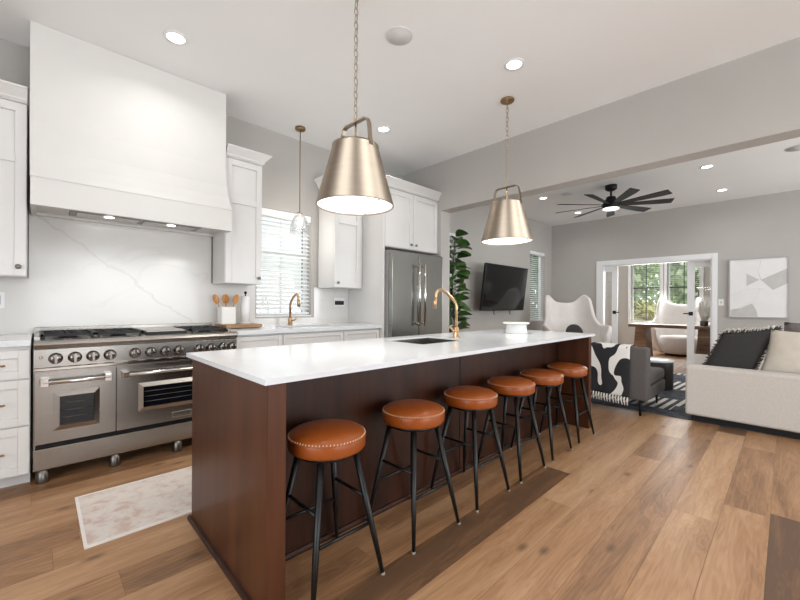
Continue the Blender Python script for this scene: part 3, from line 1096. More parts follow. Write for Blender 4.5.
# ------------------------------------------------------------------ range
r = thing('range_cooker', (0.60, 3.62, 0), 'wide stainless steel double oven range with black grates', 'range')
RX0, RX1, RY = -0.022, 1.217, 3.30
mb = MB(); mb.box(RX0, RY + 0.03, 0.10, RX1, YB - 0.004, 0.70); mb.box(RX0, RY, 0.70, RX1, YB - 0.004, 0.865)
mb.build('body', M['steel'], r)
# control panel and bullnose
mb = MB(); mb.box(RX0, RY - 0.025, 0.735, RX1, RY, 0.862)
mb.build('control_panel', M['steel'], r, bevel=0.003)
mb = MB(); mb.prism([(RY - 0.03, 0.722), (RY - 0.045, 0.728), (RY - 0.045, 0.742), (RY - 0.03, 0.748), (RY, 0.748), (RY, 0.722)], 'X', RX0, RX1)
mb.build('lower_lip', M['chrome'], r)
mb = MB()
mb.prism([(RY - 0.025, 0.864), (RY - 0.045, 0.872), (RY - 0.052, 0.892), (RY - 0.045, 0.910), (RY - 0.02, 0.915), (RY + 0.1, 0.915), (RY + 0.1, 0.864)], 'X', RX0, RX1)
mb.build('bullnose', M['steel'], r, bevel=0.002)
mb = MB(); mb.box(RX0, RY + 0.1, 0.864, RX1, YB - 0.004, 0.908)
mb.box(RX0, RY + 0.1, 0.908, RX0 + 0.028, YB - 0.03, 0.935); mb.box(RX1 - 0.028, RY + 0.1, 0.908, RX1, YB - 0.03, 0.935)
mb.build('cooktop', M['black'] if False else M['steel'], r, bevel=0.002)
mb = MB(); mb.box(RX0 + 0.03, RY + 0.105, 0.909, RX1 - 0.03, YB - 0.035, 0.913)
mb.build('burner_tray', M['dark_steel'], r)
mb = MB(); mb.box(RX0, YB - 0.03, 0.908, RX1, YB - 0.004, 0.972)
mb.build('back_guard', M['steel'], r, bevel=0.003)
# griddle in the middle, grates and burners either side
def grate(x0, x1, y0, y1):
    mb = MB()
    z0, z1 = 0.914, 0.948
    b = 0.012
    for (a0, a1, c0, c1) in ((x0, x1, y0, y0 + b), (x0, x1, y1 - b, y1), (x0, x0 + b, y0, y1), (x1 - b, x1, y0, y1), (x0, x1, (y0 + y1) / 2 - b / 2, (y0 + y1) / 2 + b / 2)):
        mb.box(a0, c0, z1 - 0.016, a1, c1, z1)
    xm = (x0 + x1) / 2
    for yc in ((y0 * 3 + y1) / 4, (y0 + 3 * y1) / 4):
        for k in range(8):
            a = k * PI / 4
            mb.tube([(xm + 0.035 * math.cos(a), yc + 0.035 * math.sin(a), z1 - 0.006), (xm + 0.105 * math.cos(a), yc + 0.105 * math.sin(a), z1 - 0.004)], 0.006, 6)
    for px in (x0 + 0.01, x1 - 0.022):
        for py in (y0, y1 - b):
            mb.box(px, py, z0, px + b, py + b, z1 - 0.016)
    g = mb.build('grate', M['iron'], r)
    for yc in ((y0 * 3 + y1) / 4, (y0 + 3 * y1) / 4):
        mb = MB(); mb.lathe([(0.05, 0.9135), (0.05, 0.922), (0.036, 0.924), (0.036, 0.932), (0.001, 0.934)], (xm, yc, 0), 20)
        mb.build('burner', M['black'], r)


gy0, gy1 = RY + 0.125, YB - 0.06
for a, b in ((0.01, 0.29), (0.295, 0.575), (0.90, 1.185)):
    grate(a, b, gy0, gy1)
mb = MB(); mb.box(0.60, gy0 + 0.03, 0.914, 0.875, gy1, 0.945); mb.build('griddle', M['steel'], r, bevel=0.004)
mb = MB(); mb.box(0.60, gy0, 0.914, 0.875, gy0 + 0.028, 0.936); mb.build('grease_trough', M['iron'], r)
# oven doors
def oven(x0, x1, w):
    z0, z1 = 0.256, 0.712
    wx0, wx1, wz0, wz1 = w
    mb = MB()
    y0, y1 = RY - 0.012, RY + 0.03
    mb.box(x0, y0, z0, wx0, y1, z1); mb.box(wx1, y0, z0, x1, y1, z1)
    mb.box(wx0, y0, z0, wx1, y1, wz0); mb.box(wx0, y0, wz1, wx1, y1, z1)
    d = mb.build('oven_door', M['steel'], r)
    mb = MB()
    t, tp = 0.03, 0.012
    # raised bevelled window surround
    for q in (((wx0 - t, wz0 - t), (wx1 + t, wz0 - t), (wx1, wz0), (wx0, wz0)), ((wx0 - t, wz1 + t), (wx1 + t, wz1 + t), (wx1, wz1), (wx0, wz1)),
              ((wx0 - t, wz0 - t), (wx0, wz0), (wx0, wz1), (wx0 - t, wz1 + t)), ((wx1 + t, wz0 - t), (wx1, wz0), (wx1, wz1), (wx1 + t, wz1 + t))):
        outer = [(p[0], y0 - 0.001 if i in (0, 1) else y0 - tp, p[1]) for i, p in enumerate(q)]
        if q[0][0] == q[3][0]:
            outer = [(q[0][0], y0 - 0.001, q[0][1]), (q[1][0], y0 - tp, q[1][1]), (q[2][0], y0 - tp, q[2][1]), (q[3][0], y0 - 0.001, q[3][1])]
        back = [(p[0], y0 + 0.01, p[2]) for p in outer]
        mb.hexa(outer + back)
    mb.build('window_surround', M['steel'], d)
    mb = MB(); mb.box(wx0, y0 + 0.006, wz0, wx1, y0 + 0.012, wz1)
    mb.build('oven_window', M['oven_glass'], d)
    mb = MB()
    for k in range(3):
        zz = wz0 + (wz1 - wz0) * (k + 1) / 4
        mb.tube([(wx0 + 0.01, y0 + 0.004, zz), (wx1 - 0.01, y0 + 0.004, zz)], 0.002, 6)
    mb.build('oven_rack', M['dark_steel'], d)
    hz = 0.652
    mb = MB(); mb.tube([(x0 + 0.03, RY - 0.062, hz), (x1 - 0.03, RY - 0.062, hz)], 0.0135, 14)
    for xx in (x0 + 0.045, x1 - 0.045):
        mb.box(xx - 0.02, RY - 0.075, hz - 0.024, xx + 0.02, y0, hz + 0.024)
    mb.build('oven_handle', M['chrome'], d, bevel=0.003)
    return d


oven(RX0 + 0.006, 0.392, (0.10, 0.275, 0.36, 0.55))
d = oven(0.40, RX1 - 0.006, (0.555, 1.065, 0.395, 0.545))
mb = MB(); mb.box(0.742, RY - 0.018, 0.278, 0.875, RY - 0.012, 0.322); bd = mb.build('maker_badge', M['chrome'], d, bevel=0.002)
mb = MB(); mb.box(0.750, RY - 0.0195, 0.286, 0.867, RY - 0.018, 0.314); mb.build('badge_plate', M['steel'], bd)
mb = MB(); mb.box(RX0 + 0.01, RY + 0.012, 0.222, RX1 - 0.01, RY + 0.0295, 0.256); mb.build('shadow_gap', M['black'], r)  # black strip stands in for the shade in the gap below the doors
mb = MB(); mb.box(RX0, RY - 0.004, 0.088, RX1, RY + 0.028, 0.222); mb.build('kick_panel', M['steel'], r, bevel=0.003)
for x in (0.022, 0.395, 0.79, 1.16):
    mb = MB(); mb.lathe([(0.032, 0), (0.033, 0.004), (0.033, 0.10)], (x, RY + 0.035, 0), 24)
    mb.build('leg', M['dark_steel'], r)
for x in (0.04, 1.16):
    mb = MB(); mb.lathe([(0.030, 0), (0.030, 0.10)], (x, 3.85, 0), 16); mb.build('leg', M['chrome'], r)
for x in (0.080, 0.174, 0.266, 0.358, 0.501, 0.597, 0.690, 0.782, 0.924, 1.014, 1.104, 1.180):
    mb = MB()
    mb.lathe([(0.036, RY - 0.026), (0.036, RY - 0.032), (0.030, RY - 0.036), (0.031, RY - 0.056), (0.028, RY - 0.066), (0.016, RY - 0.070), (0.001, RY - 0.071)], (x, 0, 0.800), 24, 'Y')
    mb.box(x - 0.006, RY - 0.080, 0.772, x + 0.006, RY - 0.066, 0.828)
    mb.build('control_knob', M['knob'], r)
mb = MB(); mb.lathe([(0.009, RY - 0.026), (0.009, RY - 0.032), (0.001, RY - 0.034)], (0.012, 0, 0.81), 14, 'Y'); mb.build('ignition_button', M['chrome'], r)

# ------------------------------------------------------------------ fridge
r = thing('refrigerator', (3.38, 3.55, 0), 'stainless french door refrigerator under the white cabinet', 'refrigerator')
mb = MB(); mb.box(2.932, 3.24, 0.02, 3.832, YB - 0.03, 1.80); mb.build('body', M['grille'] if False else M['art_frame'], r)
for a, b in ((2.930, 3.379), (3.385, 3.834)):
    mb = MB(); mb.box(a, 3.165, 0.72, b, 3.235, 1.795)
    d = mb.build('door', M['steel_door'], r, bevel=0.008, seg=3)
    hx = b - 0.045 if a < 3 else a + 0.045
    mb = MB(); mb.tube([(hx, 3.105, 0.90), (hx, 3.105, 1.66)], 0.014, 14)
    for z in (0.93, 1.63):
        mb.tube([(hx, 3.105, z), (hx, 3.166, z)], 0.011, 10)
    mb.build('door_handle', M['chrome'], d)
mb = MB(); mb.box(2.930, 3.165, 0.06, 3.834, 3.235, 0.712); d = mb.build('freezer_drawer', M['steel_door'], r, bevel=0.008, seg=3)
mb = MB(); mb.tube([(3.02, 3.105, 0.63), (3.74, 3.105, 0.63)], 0.014, 14)
for x in (3.06, 3.70):
    mb.tube([(x, 3.105, 0.63), (x, 3.166, 0.63)], 0.011, 10)
mb.build('door_handle', M['chrome'], d)
mb = MB(); mb.box(2.95, 3.25, 0, 3.81, 3.90, 0.02); mb.build('toe_grille', M['black'], r)

# ------------------------------------------------------------------ island
IX0, IX1 = 0.594, 3.80
r = thing('kitchen_island', (2.1, 1.65, 0), 'long dark cherry wood kitchen island with a seating overhang', 'island')
mb = MB(); mb.box(IX0, 1.298, 0, IX0 + 0.073, 2.215, 0.866); mb.build('end_panel', M['walnut_end'], r, bevel=0.002)
mb = MB(); mb.box(IX1 - 0.065, 1.298, 0, IX1, 2.215, 0.866); mb.build('end_panel', M['walnut_end'], r, bevel=0.002)
mb = MB(); mb.box(IX0 + 0.073, 1.60, 0.0, IX1 - 0.065, 2.195, 0.64); mb.box(IX0 + 0.073, 1.60, 0.64, 1.84, 2.195, 0.866); mb.box(2.52, 1.60, 0.64, IX1 - 0.065, 2.195, 0.866)
mb.build('cabinet_body', M['walnut'], r)
mb = MB(); mb.box(IX0 + 0.073, 1.578, 0, 2.105, 1.60, 0.866); mb.build('back_panel', M['walnut'], r, bevel=0.002)
mb = MB(); mb.box(2.111, 1.578, 0, IX1 - 0.065, 1.60, 0.866); mb.build('back_panel', M['walnut'], r, bevel=0.002)
mb = MB()
mb.prism([(1.578, 0), (1.562, 0), (1.562, 0.012), (1.570, 0.022), (1.578, 0.024)], 'X', IX0 + 0.073, IX1 - 0.065)
mb.build('shoe_moulding', M['walnut'], r)
mb = MB()
mb.prism([(IX0, 0), (IX0 - 0.016, 0), (IX0 - 0.016, 0.012), (IX0 - 0.010, 0.020), (IX0, 0.022)], 'Y', 1.298, 2.23)
mb.build('shoe_moulding', M['walnut'], r)
for k in range(4):
    a = IX0 + 0.080 + k * 0.762
    mb = MB(); mb.box(a, 2.195, 0.10, a + 0.755, 2.215, 0.86); mb.build('door', M['walnut'], r, bevel=0.003)
# worktop with sink cut out
KX0, KX1, KY0, KY1 = 1.88, 2.40, 1.72, 2.14
TX0, TX1, TY0, TY1 = 0.580, 3.865, 1.288, 2.275
mb = MB()
mb.box(TX0, TY0, 0.868, KX0, TY1, 0.89); mb.box(KX1, TY0, 0.868, TX1, TY1, 0.89)
mb.box(KX0, TY0, 0.868, KX1, KY0, 0.89); mb.box(KX0, KY1, 0.868, KX1, TY1, 0.89)
bmesh.ops.remove_doubles(mb.bm, verts=mb.bm.verts[:], dist=1e-5)
tag(mb.build('island_countertop', M['quartz']), 'long white quartz worktop on the dark wood island', 'countertop')
basin(KX0 + 0.002, KX1 - 0.002, KY0 + 0.002, KY1 - 0.002, 0.878, 0.2, 'small stainless prep sink set into the island worktop')


# ------------------------------------------------------------------ faucets
def faucet(x, y, ztop, dirv, reach, label, scale=1.0, z=0.92):
    r = thing('faucet', (x, y, z), label, 'faucet')
    d = Vector(dirv).normalized()
    B = Vector((x, y, 0))
    h = ztop - z
    mb = MB(); mb.lathe([(0.028, z), (0.028, z + 0.008), (0.024, z + 0.012), (0.022, z + 0.075), (0.019, z + 0.082), (0.015, z + 0.084)], (x, y, 0), 24)
    mb.build('faucet_base', M['brass'], r)
    mb = MB()
    pts = [B + Vector((0, 0, z + 0.08)), B + Vector((0, 0, z + h * 0.66)), B + Vector((0, 0, z + h * 0.70)) + d * 0.004]
    pts.append(B + d * reach * 0.14 + Vector((0, 0, z + h * 0.79)))
    pts.append(B + d * reach * 0.45 + Vector((0, 0, z + h * 0.94)))
    for t in range(0, 8):
        a = 2.2 - t * 2.35 / 7
        pts.append(B + d * (reach * 0.74 + reach * 0.22 * math.cos(a)) + Vector((0, 0, z + h * 0.88 + h * 0.12 * math.sin(a))))
    pts.append(B + d * reach * 0.985 + Vector((0, 0, z + h * 0.80)))
    mb.tube(pts, 0.0125, 14)
    mb.build('spout', M['brass'], r)
    mb = MB(); mb.tube([B + d * reach * 0.985 + Vector((0, 0, z + h * 0.80)), B + d * reach * 1.0 + Vector((0, 0, z + h * 0.74)), B + d * reach * 1.02 + Vector((0, 0, z + h * 0.60))], [0.0135, 0.0165, 0.0165], 14)
    mb.build('spray_head', M['brass'], r)
    s = Vector((-d.y, d.x, 0))
    mb = MB(); mb.tube([B + Vector((0, 0, z + 0.05)), B + d * 0.03 + s * 0.03 + Vector((0, 0, z + 0.055)), B + d * 0.075 + s * 0.05 + Vector((0, 0, z + 0.10))], [0.012, 0.008, 0.006], 10)
    mb.build('lever', M['brass'], r)


faucet(2.515, 1.925, 1.285, (-0.75, 0.66, 0), 0.18, 'brushed brass pull down faucet standing on the island worktop', z=0.89)
faucet(1.99, 3.80, 1.265, (0.05, -1, 0), 0.17, 'brushed brass faucet at the counter below the kitchen window', z=0.925)

# ------------------------------------------------------------------ counter items
r = thing('serving_board', (1.43, 3.76, 0.925), 'long wooden board on the counter between the range and the sink', 'board')
mb = MB(); mb.box(1.235, 3.57, 0.932, 1.575, 3.87, 0.962); mb.build('board_top', M['board'], r, bevel=0.004)
for x in (1.25, 1.53):
    mb = MB(); mb.box(x, 3.58, 0.925, x + 0.03, 3.86, 0.932); mb.build('foot', M['board'], r)
mb = MB(); mb.box(1.575, 3.60, 0.932, 1.61, 3.70, 0.960); mb.build('handle', M['ceramic'], r, bevel=0.004)
r = thing('utensil_crock', (1.318, 3.80, 0.962), 'square white ceramic crock holding wooden spoons', 'crock')
mb = MB()
a = 0.065
mb.box(1.318 - a, 3.80 - a, 0.962, 1.318 + a, 3.80 + a, 0.970)
for s in (-1, 1):
    mb.box(1.318 + s * a, 3.80 - a, 0.970, 1.318 + s * (a - 0.007), 3.80 + a, 1.128)
    mb.box(1.318 - a + 0.007, 3.80 + s * a, 0.970, 1.318 + a - 0.007, 3.80 + s * (a - 0.007), 1.128)
mb.build('pot', M['ceramic'], r, bevel=0.003)
for k, (dx, dy, lx, ly, lab) in enumerate(((-0.015, 0.02, -0.062, 0.0, 'wooden spoon leaning leftmost in the white crock'), (-0.005, -0.03, -0.03, -0.04, 'wooden spoon second from left in the white crock'),
                                            (0.01, 0.03, 0.006, 0.03, 'wooden spoon second from right in the white crock'), (0.02, -0.015, 0.042, -0.02, 'wooden spoon leaning rightmost in the white crock'))):
    r = thing('wooden_spoon', (1.318 + dx, 3.80 + dy, 0.971), lab, 'spoon', None)
    p0 = Vector((1.318 + dx * 0.3, 3.80 + dy * 0.3, 0.972)); p1 = Vector((1.318 + dx + lx, 3.80 + dy + ly, 1.165))
    mb = MB(); mb.tube([p0, p1], 0.0055, 8)
    mb.build('handle', M['spoon'], r)
    mb = MB()
    ax = (p1 - p0).normalized()
    sd = Vector((1, -0.6, 0)).normalized()
    nn = ax.cross(sd).normalized(); sd = nn.cross(ax)
    c = p1 + ax * 0.04
    def bowl(u, v):
        a_, b_ = 2 * PI * u, PI * (v - 0.5)
        return c + ax * 0.05 * math.sin(b_) + sd * 0.028 * math.cos(b_) * math.cos(a_) + nn * 0.007 * math.cos(b_) * math.sin(a_)
    mb.grid(bowl, 14, 9, True)
    mb.build('bowl', M['spoon'], r)
r = thing('paper_towel_holder', (1.500, 3.82, 0.962), 'white paper towel roll on an upright holder beside the crock', 'paper towels')
mb = MB(); mb.lathe([(0.05, 0.962), (0.05, 0.970)], (1.500, 3.80, 0), 28); mb.build('base', M['ceramic'], r)
mb = MB(); mb.lathe([(0.041, 0.971), (0.041, 1.235), (0.018, 1.235)], (1.500, 3.80, 0), 28); mb.build('paper_roll', M['paper'], r)
mb = MB(); mb.tube([(1.500, 3.80, 1.23), (1.500, 3.80, 1.265)], 0.006, 8); mb.lathe([(0.004, 1.258), (0.013, 1.262), (0.015, 1.272), (0.008, 1.283), (0.001, 1.285)], (1.500, 3.80, 0), 16)
mb.build('finial', M['black'], r)
r = thing('cake_stand', (3.32, 1.82, 0.89), 'round white cake plate on a clear stand on the far end of the island', 'cake stand')
mb = MB(); mb.lathe([(0.10, 0.89), (0.104, 0.896), (0.098, 0.906), (0.096, 0.975), (0.088, 0.975), (0.090, 0.91), (0.001, 0.905)], (3.32, 1.82, 0), 36)
mb.build('stand', M['frosted'], r)
mb = MB(); mb.lathe([(0.07, 0.976), (0.118, 0.982), (0.124, 0.990), (0.122, 0.996), (0.001, 0.992)], (3.32, 1.82, 0), 40)
mb.build('plate', M['ceramic'], r)


# ------------------------------------------------------------------ outlets and switches
def wall_plate(kind, axis, a, p, z, label, w=0.075, h=0.118, dark=False):
    loc = (a, p, z) if axis == 'Y' else (p, a, z)
    r = thing(kind, loc, label, 'switch' if 'switch' in kind else 'outlet')
    mb = MB(); mb2 = MB()
    if axis == 'Y':
        mb.box(a - w / 2, p - 0.006, z - h / 2, a + w / 2, p, z + h / 2)
        if dark:
            mb2.box(a - w * 0.42, p - 0.011, z - h * 0.30, a + w * 0.42, p - 0.006, z + h * 0.16)
        else:
            mb2.box(a - 0.017, p - 0.009, z - 0.033, a + 0.017, p - 0.006, z + 0.033)
    else:
        mb.box(p - 0.006, a - w / 2, z - h / 2, p, a + w / 2, z + h / 2)
        mb2.box(p - 0.012, a - 0.008, z - 0.016, p - 0.006, a + 0.008, z + 0.016)
    mb.build('cover_plate', M['plastic'], r, bevel=0.002)
    mb2.build('rocker' if 'switch' in kind else 'socket', M['screen' if dark else 'art_frame'], r)


wall_plate('power_outlet', 'Y', -0.215, YB, 1.175, 'white outlet on the backsplash left of the range')
wall_plate('power_outlet', 'Y', 2.735, YB, 1.185, 'white outlet with dark device on the backsplash beside the fridge panel', 0.16, 0.11, True)
wall_plate('light_switch', 'X', 0.835, XB, 1.235, 'white light switch on the far wall right of the glazed doors')


# ------------------------------------------------------------------ stools
def make_stool():
    r = thing('bar_stool', (0, 0, 0), '', 'stool', 'caramel leather bar stools along the island')
    mb = MB(); mb.lathe([(0.143, 0.546), (0.158, 0.549), (0.164, 0.558), (0.164, 0.600), (0.160, 0.611), (0.146, 0.622), (0.11, 0.633), (0.06, 0.639), (0.001, 0.640)], (0, 0, 0), 48)
    seat = mb.build('seat', M['leather'], r)
    mb = MB(); mb.tube([(0.1635 * math.cos(2 * PI * k / 48), 0.1635 * math.sin(2 * PI * k / 48), 0.6035) for k in range(48)], 0.003, 6, closed=True)
    mb.build('seat_piping', M['leather'], seat)
    mb = MB()
    n = 72
    for k in range(n):
        a0, a1 = 2 * PI * k / n, 2 * PI * (k + 0.35) / n
        mb.tube([(0.1645 * math.cos(a0), 0.1645 * math.sin(a0), 0.601), (0.1610 * math.cos(a1), 0.1610 * math.sin(a1), 0.611)], 0.0017, 5)
    mb.build('stitching', M['stitch'], seat)
    mb = MB(); mb.lathe([(0.130, 0.528), (0.135, 0.532), (0.135, 0.546)], (0, 0, 0), 32); mb.build('swivel_plate', M['black_leg'], r)
    top, ft = 0.086, 0.172
    def leg_at(sx, sy, z):
        t = z / 0.531
        return (sx * (ft + (top - ft) * t), sy * (ft + (top - ft) * t), z)
    for sx in (-1, 1):
        for sy in (-1, 1):
            mb = MB(); mb.tube([leg_at(sx, sy, 0.008), leg_at(sx, sy, 0.18), leg_at(sx, sy, 0.530)], [0.0085, 0.0125, 0.0145], 12)
            lg = mb.build('leg', M['black_leg'], r)
            mb = MB(); p = leg_at(sx, sy, 0); mb.lathe([(0.008, 0), (0.0095, 0.002), (0.0095, 0.009), (0.008, 0.011)], (p[0], p[1], 0), 12)
            mb.build('foot_cap', M['foot'], lg)
    for sy in (-1, 1):
        mb = MB(); mb.tube([leg_at(-1, sy, 0.225), leg_at(1, sy, 0.225)], 0.0075, 10); mb.build('footrest_bar', M['black_leg'], r)
    for sx in (-1, 1):
        mb = MB(); mb.tube([leg_at(sx, -1, 0.335), leg_at(sx, 1, 0.335)], 0.0075, 10); mb.build('footrest_bar', M['black_leg'], r)
    return r


stool_labels = ['caramel leather bar stool nearest the camera, at the near end of the island',
                'caramel leather bar stool second from the near end of the island',
                'caramel leather bar stool third from the near end of the island',
                'caramel leather bar stool fourth from the near end of the island',
                'caramel leather bar stool next to last before the far end of the island',
                'caramel leather bar stool furthest from the camera, at the far end of the island']
proto = make_stool()
for k, (x, lab) in enumerate(zip((0.897, 1.432, 1.945, 2.440, 2.920, 3.425), stool_labels)):
    if k == 0:
        proto.location = (x, 1.375, 0); proto['label'] = lab
    else:
        dup(proto, None, (x, 1.375, 0), 0, lab)


# ------------------------------------------------------------------ pendants
def link_chain(mb, x, y, z0, z1):
    z = z0
    k = 0
    L = 0.052
    while z + L < z1 + 0.01:
        pts = []
        for i in range(14):
            a = 2 * PI * i / 14
            u, w = 0.0125 * math.cos(a), L / 2 * math.sin(a)
            pts.append((x + (u if k % 2 else 0), y + (0 if k % 2 else u), z + L / 2 + w))
        mb.tube(pts, 0.0026, 6, closed=True)
        z += L - 0.010
        k += 1


def pendant(x, y, label, zb=1.75):
    r = thing('pendant_light', (x, y, zb), label, 'pendant light', None)
    zt = zb + 0.362
    mb = MB()
    mb.lathe([(0.232, zb), (0.2345, zb + 0.004), (0.139, zt - 0.012), (0.141, zt - 0.010), (0.141, zt), (0.132, zt), (0.132, zt - 0.016), (0.2285, zb + 0.004), (0.2285, zb)], (x, y, 0), 64, cap0=False, cap1=False)
    sh = mb.build('shade', M['shade'], r)
    mb = MB(); mb.lathe([(0.225, zb + 0.008), (0.225, zb + 0.012), (0.001, zb + 0.012)], (x, y, 0), 48, cap0=True)
    mb.build('diffuser', M['diffuser'], r)
    for k in range(3):
        a = 0.6 + k * 2 * PI / 3
        mb = MB(); mb.lathe([(0.006, zb + 0.008), (0.005, zb + 0.002), (0.001, zb + 0.001)], (x + 0.20 * math.cos(a), y + 0.20 * math.sin(a), 0), 10)
        mb.build('screw_cap', M['brass'], r)
    mb = MB(); mb.lathe([(0.131, zt - 0.020), (0.131, zt - 0.012), (0.001, zt - 0.012)], (x, y, 0), 40); mb.build('top_plate', M['shade'], r)
    # strap handle across the top
    mb = MB()
    dx, dy = math.cos(math.radians(92)), math.sin(math.radians(92))
    hw, hz = 0.122, zt + 0.145
    prof = [(-hw - 0.018, zt - 0.03), (-hw, hz - 0.04), (-hw + 0.012, hz - 0.012), (-hw + 0.035, hz), (hw - 0.035, hz), (hw - 0.012, hz - 0.012), (hw, hz - 0.04), (hw + 0.018, zt - 0.03)]
    t, wd = 0.004, 0.014
    prev = None
    for i, (u, z) in enumerate(prof):
        if i == 0: du, dz = prof[1][0] - u, prof[1][1] - z
        elif i == len(prof) - 1: du, dz = u - prof[i - 1][0], z - prof[i - 1][1]
        else: du, dz = prof[i + 1][0] - prof[i - 1][0], prof[i + 1][1] - prof[i - 1][1]
        l = math.hypot(du, dz); nu, nz_ = -dz / l, du / l
        ring = [mb.bm.verts.new((x + dx * (u + nu * t * s) - dy * wd * q, y + dy * (u + nu * t * s) + dx * wd * q, z + nz_ * t * s)) for s, q in ((-1, -1), (1, -1), (1, 1), (-1, 1))]
        if prev:
            for k in range(4):
                mb._face([prev[k], prev[(k + 1) % 4], ring[(k + 1) % 4], ring[k]])
        else:
            mb._face(ring[::-1])
        prev = ring
    mb._face(prev)
    mb.build('strap_handle', M['shade'], r)
    mb = MB(); mb.tube([(x, y, zt - 0.012), (x, y, hz + 0.012)], 0.006, 10)
    mb.lathe([(0.012, hz + 0.003), (0.012, hz + 0.016), (0.006, hz + 0.022)], (x, y, 0), 14)
    mb.build('stem', M['brass'], r)
    mb = MB(); link_chain(mb, x, y, hz + 0.014, H - 0.03); mb.build('chain', M['chain'], r)
    mb = MB(); mb.tube([(x + 0.004, y, hz + 0.02), (x + 0.004, y, H - 0.02)], 0.0013, 6); mb.build('power_cord', M['foot'], r)
    mb = MB(); mb.lathe([(0.062, H - 0.001), (0.062, H - 0.012), (0.056, H - 0.020), (0.012, H - 0.026), (0.010, H - 0.045), (0.001, H - 0.046)], (x, y, 0), 32)
    mb.build('canopy', M['antique'], r)
    d = bpy.data.lights.new('pendant_bulb', 'AREA'); d.shape = 'DISK'; d.size = 0.40; d.energy = 8; d.color = (1, 0.95, 0.88)
    o = bpy.data.objects.new('pendant_bulb', d); COL.objects.link(o); o.location = (x, y, zb - 0.004)


pendant(1.372, 1.816, 'large brushed brass cone pendant hanging over the near end of the island')
pendant(3.125, 1.816, 'large brushed brass cone pendant hanging over the far end of the island')

r = thing('mini_pendant', (2.03, 3.675, 1.93), 'small clear glass pendant on a thin brass rod over the kitchen sink', 'pendant light')
mb = MB(); mb.lathe([(0.055, H - 0.001), (0.055, H - 0.022), (0.05, H - 0.028), (0.008, H - 0.03)], (2.03, 3.675, 0), 28); mb.build('canopy', M['antique'], r)
dz = -0.075
mb = MB(); mb.tube([(2.03, 3.675, H - 0.03), (2.03, 3.675, 2.215 + dz)], 0.005, 8)
mb.box(2.0, 3.671, 2.218 + dz, 2.06, 3.679, 2.226 + dz); mb.build('rod', M['antique'], r)
mb = MB(); mb.lathe([(0.014, 2.215 + dz), (0.020, 2.20 + dz), (0.020, 2.165 + dz), (0.012, 2.16 + dz)], (2.03, 3.675, 0), 20); mb.build('lamp_socket', M['ceramic'], r)
mb = MB(); mb.lathe([(0.012, 2.16 + dz), (0.022, 2.13 + dz), (0.026, 2.105 + dz), (0.022, 2.082 + dz), (0.001, 2.072 + dz)], (2.03, 3.675, 0), 20); mb.build('bulb', M['bulb'], r)
mb = MB(); mb.lathe([(0.022, 2.20 + dz), (0.05, 2.19 + dz), (0.075, 2.15 + dz), (0.095, 2.08 + dz), (0.105, 2.0 + dz)], (2.03, 3.675, 0), 36, cap0=False, cap1=False); mb.build('glass_shade', M['clear'], r, solid=0.002)
d = bpy.data.lights.new('sink_bulb', 'POINT'); d.energy = 4; d.shadow_soft_size = 0.05; d.color = (1, 0.95, 0.88)
o = bpy.data.objects.new('sink_bulb', d); COL.objects.link(o); o.location = (2.03, 3.675, 1.94)


# ------------------------------------------------------------------ downlights and ceiling speakers
def downlight(x, y, label, first=[None]):
    if first[0] is None:
        r = thing('recessed_light', (x, y, H), label, 'ceiling light', None)
        mb = MB(); mb.lathe([(0.078, H - 0.001), (0.078, H - 0.006), (0.058, H - 0.008), (0.056, H - 0.002)], (x, y, 0), 32, cap0=False, cap1=False); mb.build('trim_ring', M['plastic'], r)
        mb = MB(); mb.lathe([(0.056, H - 0.002), (0.056, H - 0.004), (0.001, H - 0.004)], (x, y, 0), 32); mb.build('lens', M['can'], r)
        first[0] = r
    else:
        dup(first[0], None, (x, y, H), None, label)
    can_lamp(x, y)


def can_lamp(x, y):
    d = bpy.data.lights.new('can_lamp', 'AREA'); d.shape = 'DISK'; d.size = 0.11; d.energy = CAN_W; d.color = (1, 0.99, 0.975)
    d.spread = math.radians(150)
    o = bpy.data.objects.new('can_lamp', d); COL.objects.link(o); o.location = (x, y, H - 0.012)


downlight(0.70, 3.06, 'round recessed ceiling light in front of the range hood')
downlight(2.69, 3.06, 'round recessed ceiling light in front of the fridge cabinets')
downlight(2.70, 1.51, 'round recessed ceiling light over the island near the second pendant')
downlight(6.44, 3.02, 'round recessed living room ceiling light nearest the beam, left of the fan')
downlight(7.94, 2.99, 'round recessed living room ceiling light behind the left fan blades')
downlight(6.55, 0.77, 'round recessed living room ceiling light right of the fan, nearer the beam')
downlight(8.04, 0.75, 'round recessed living room ceiling light right of the fan, nearer the far wall')
for x, y in ((0.70, 1.51), (0.7, -0.1), (2.7, -0.1), (6.5, -1.5), (-1.0, 1.5)):
    can_lamp(x, y)


def speaker(x, y, label, rad=0.10):
    r = thing('ceiling_speaker', (x, y, H), label, 'speaker', None)
    mb = MB(); mb.lathe([(rad, H - 0.001), (rad, H - 0.005), (rad - 0.006, H - 0.007), (rad - 0.008, H - 0.004)], (x, y, 0), 36, cap0=False, cap1=False); mb.build('rim', M['plastic'], r)
    mb = MB(); mb.lathe([(rad - 0.008, H - 0.003), (rad - 0.008, H - 0.005), (0.001, H - 0.005)], (x, y, 0), 36); mb.build('grille', M['grille'], r)


speaker(1.834, 1.926, 'round white ceiling speaker between the two cone pendants')
speaker(6.47, 2.62, 'round white ceiling speaker left of the black fan')
speaker(6.54, -0.10, 'round white ceiling speaker at the right edge of the living room ceiling', 0.13)

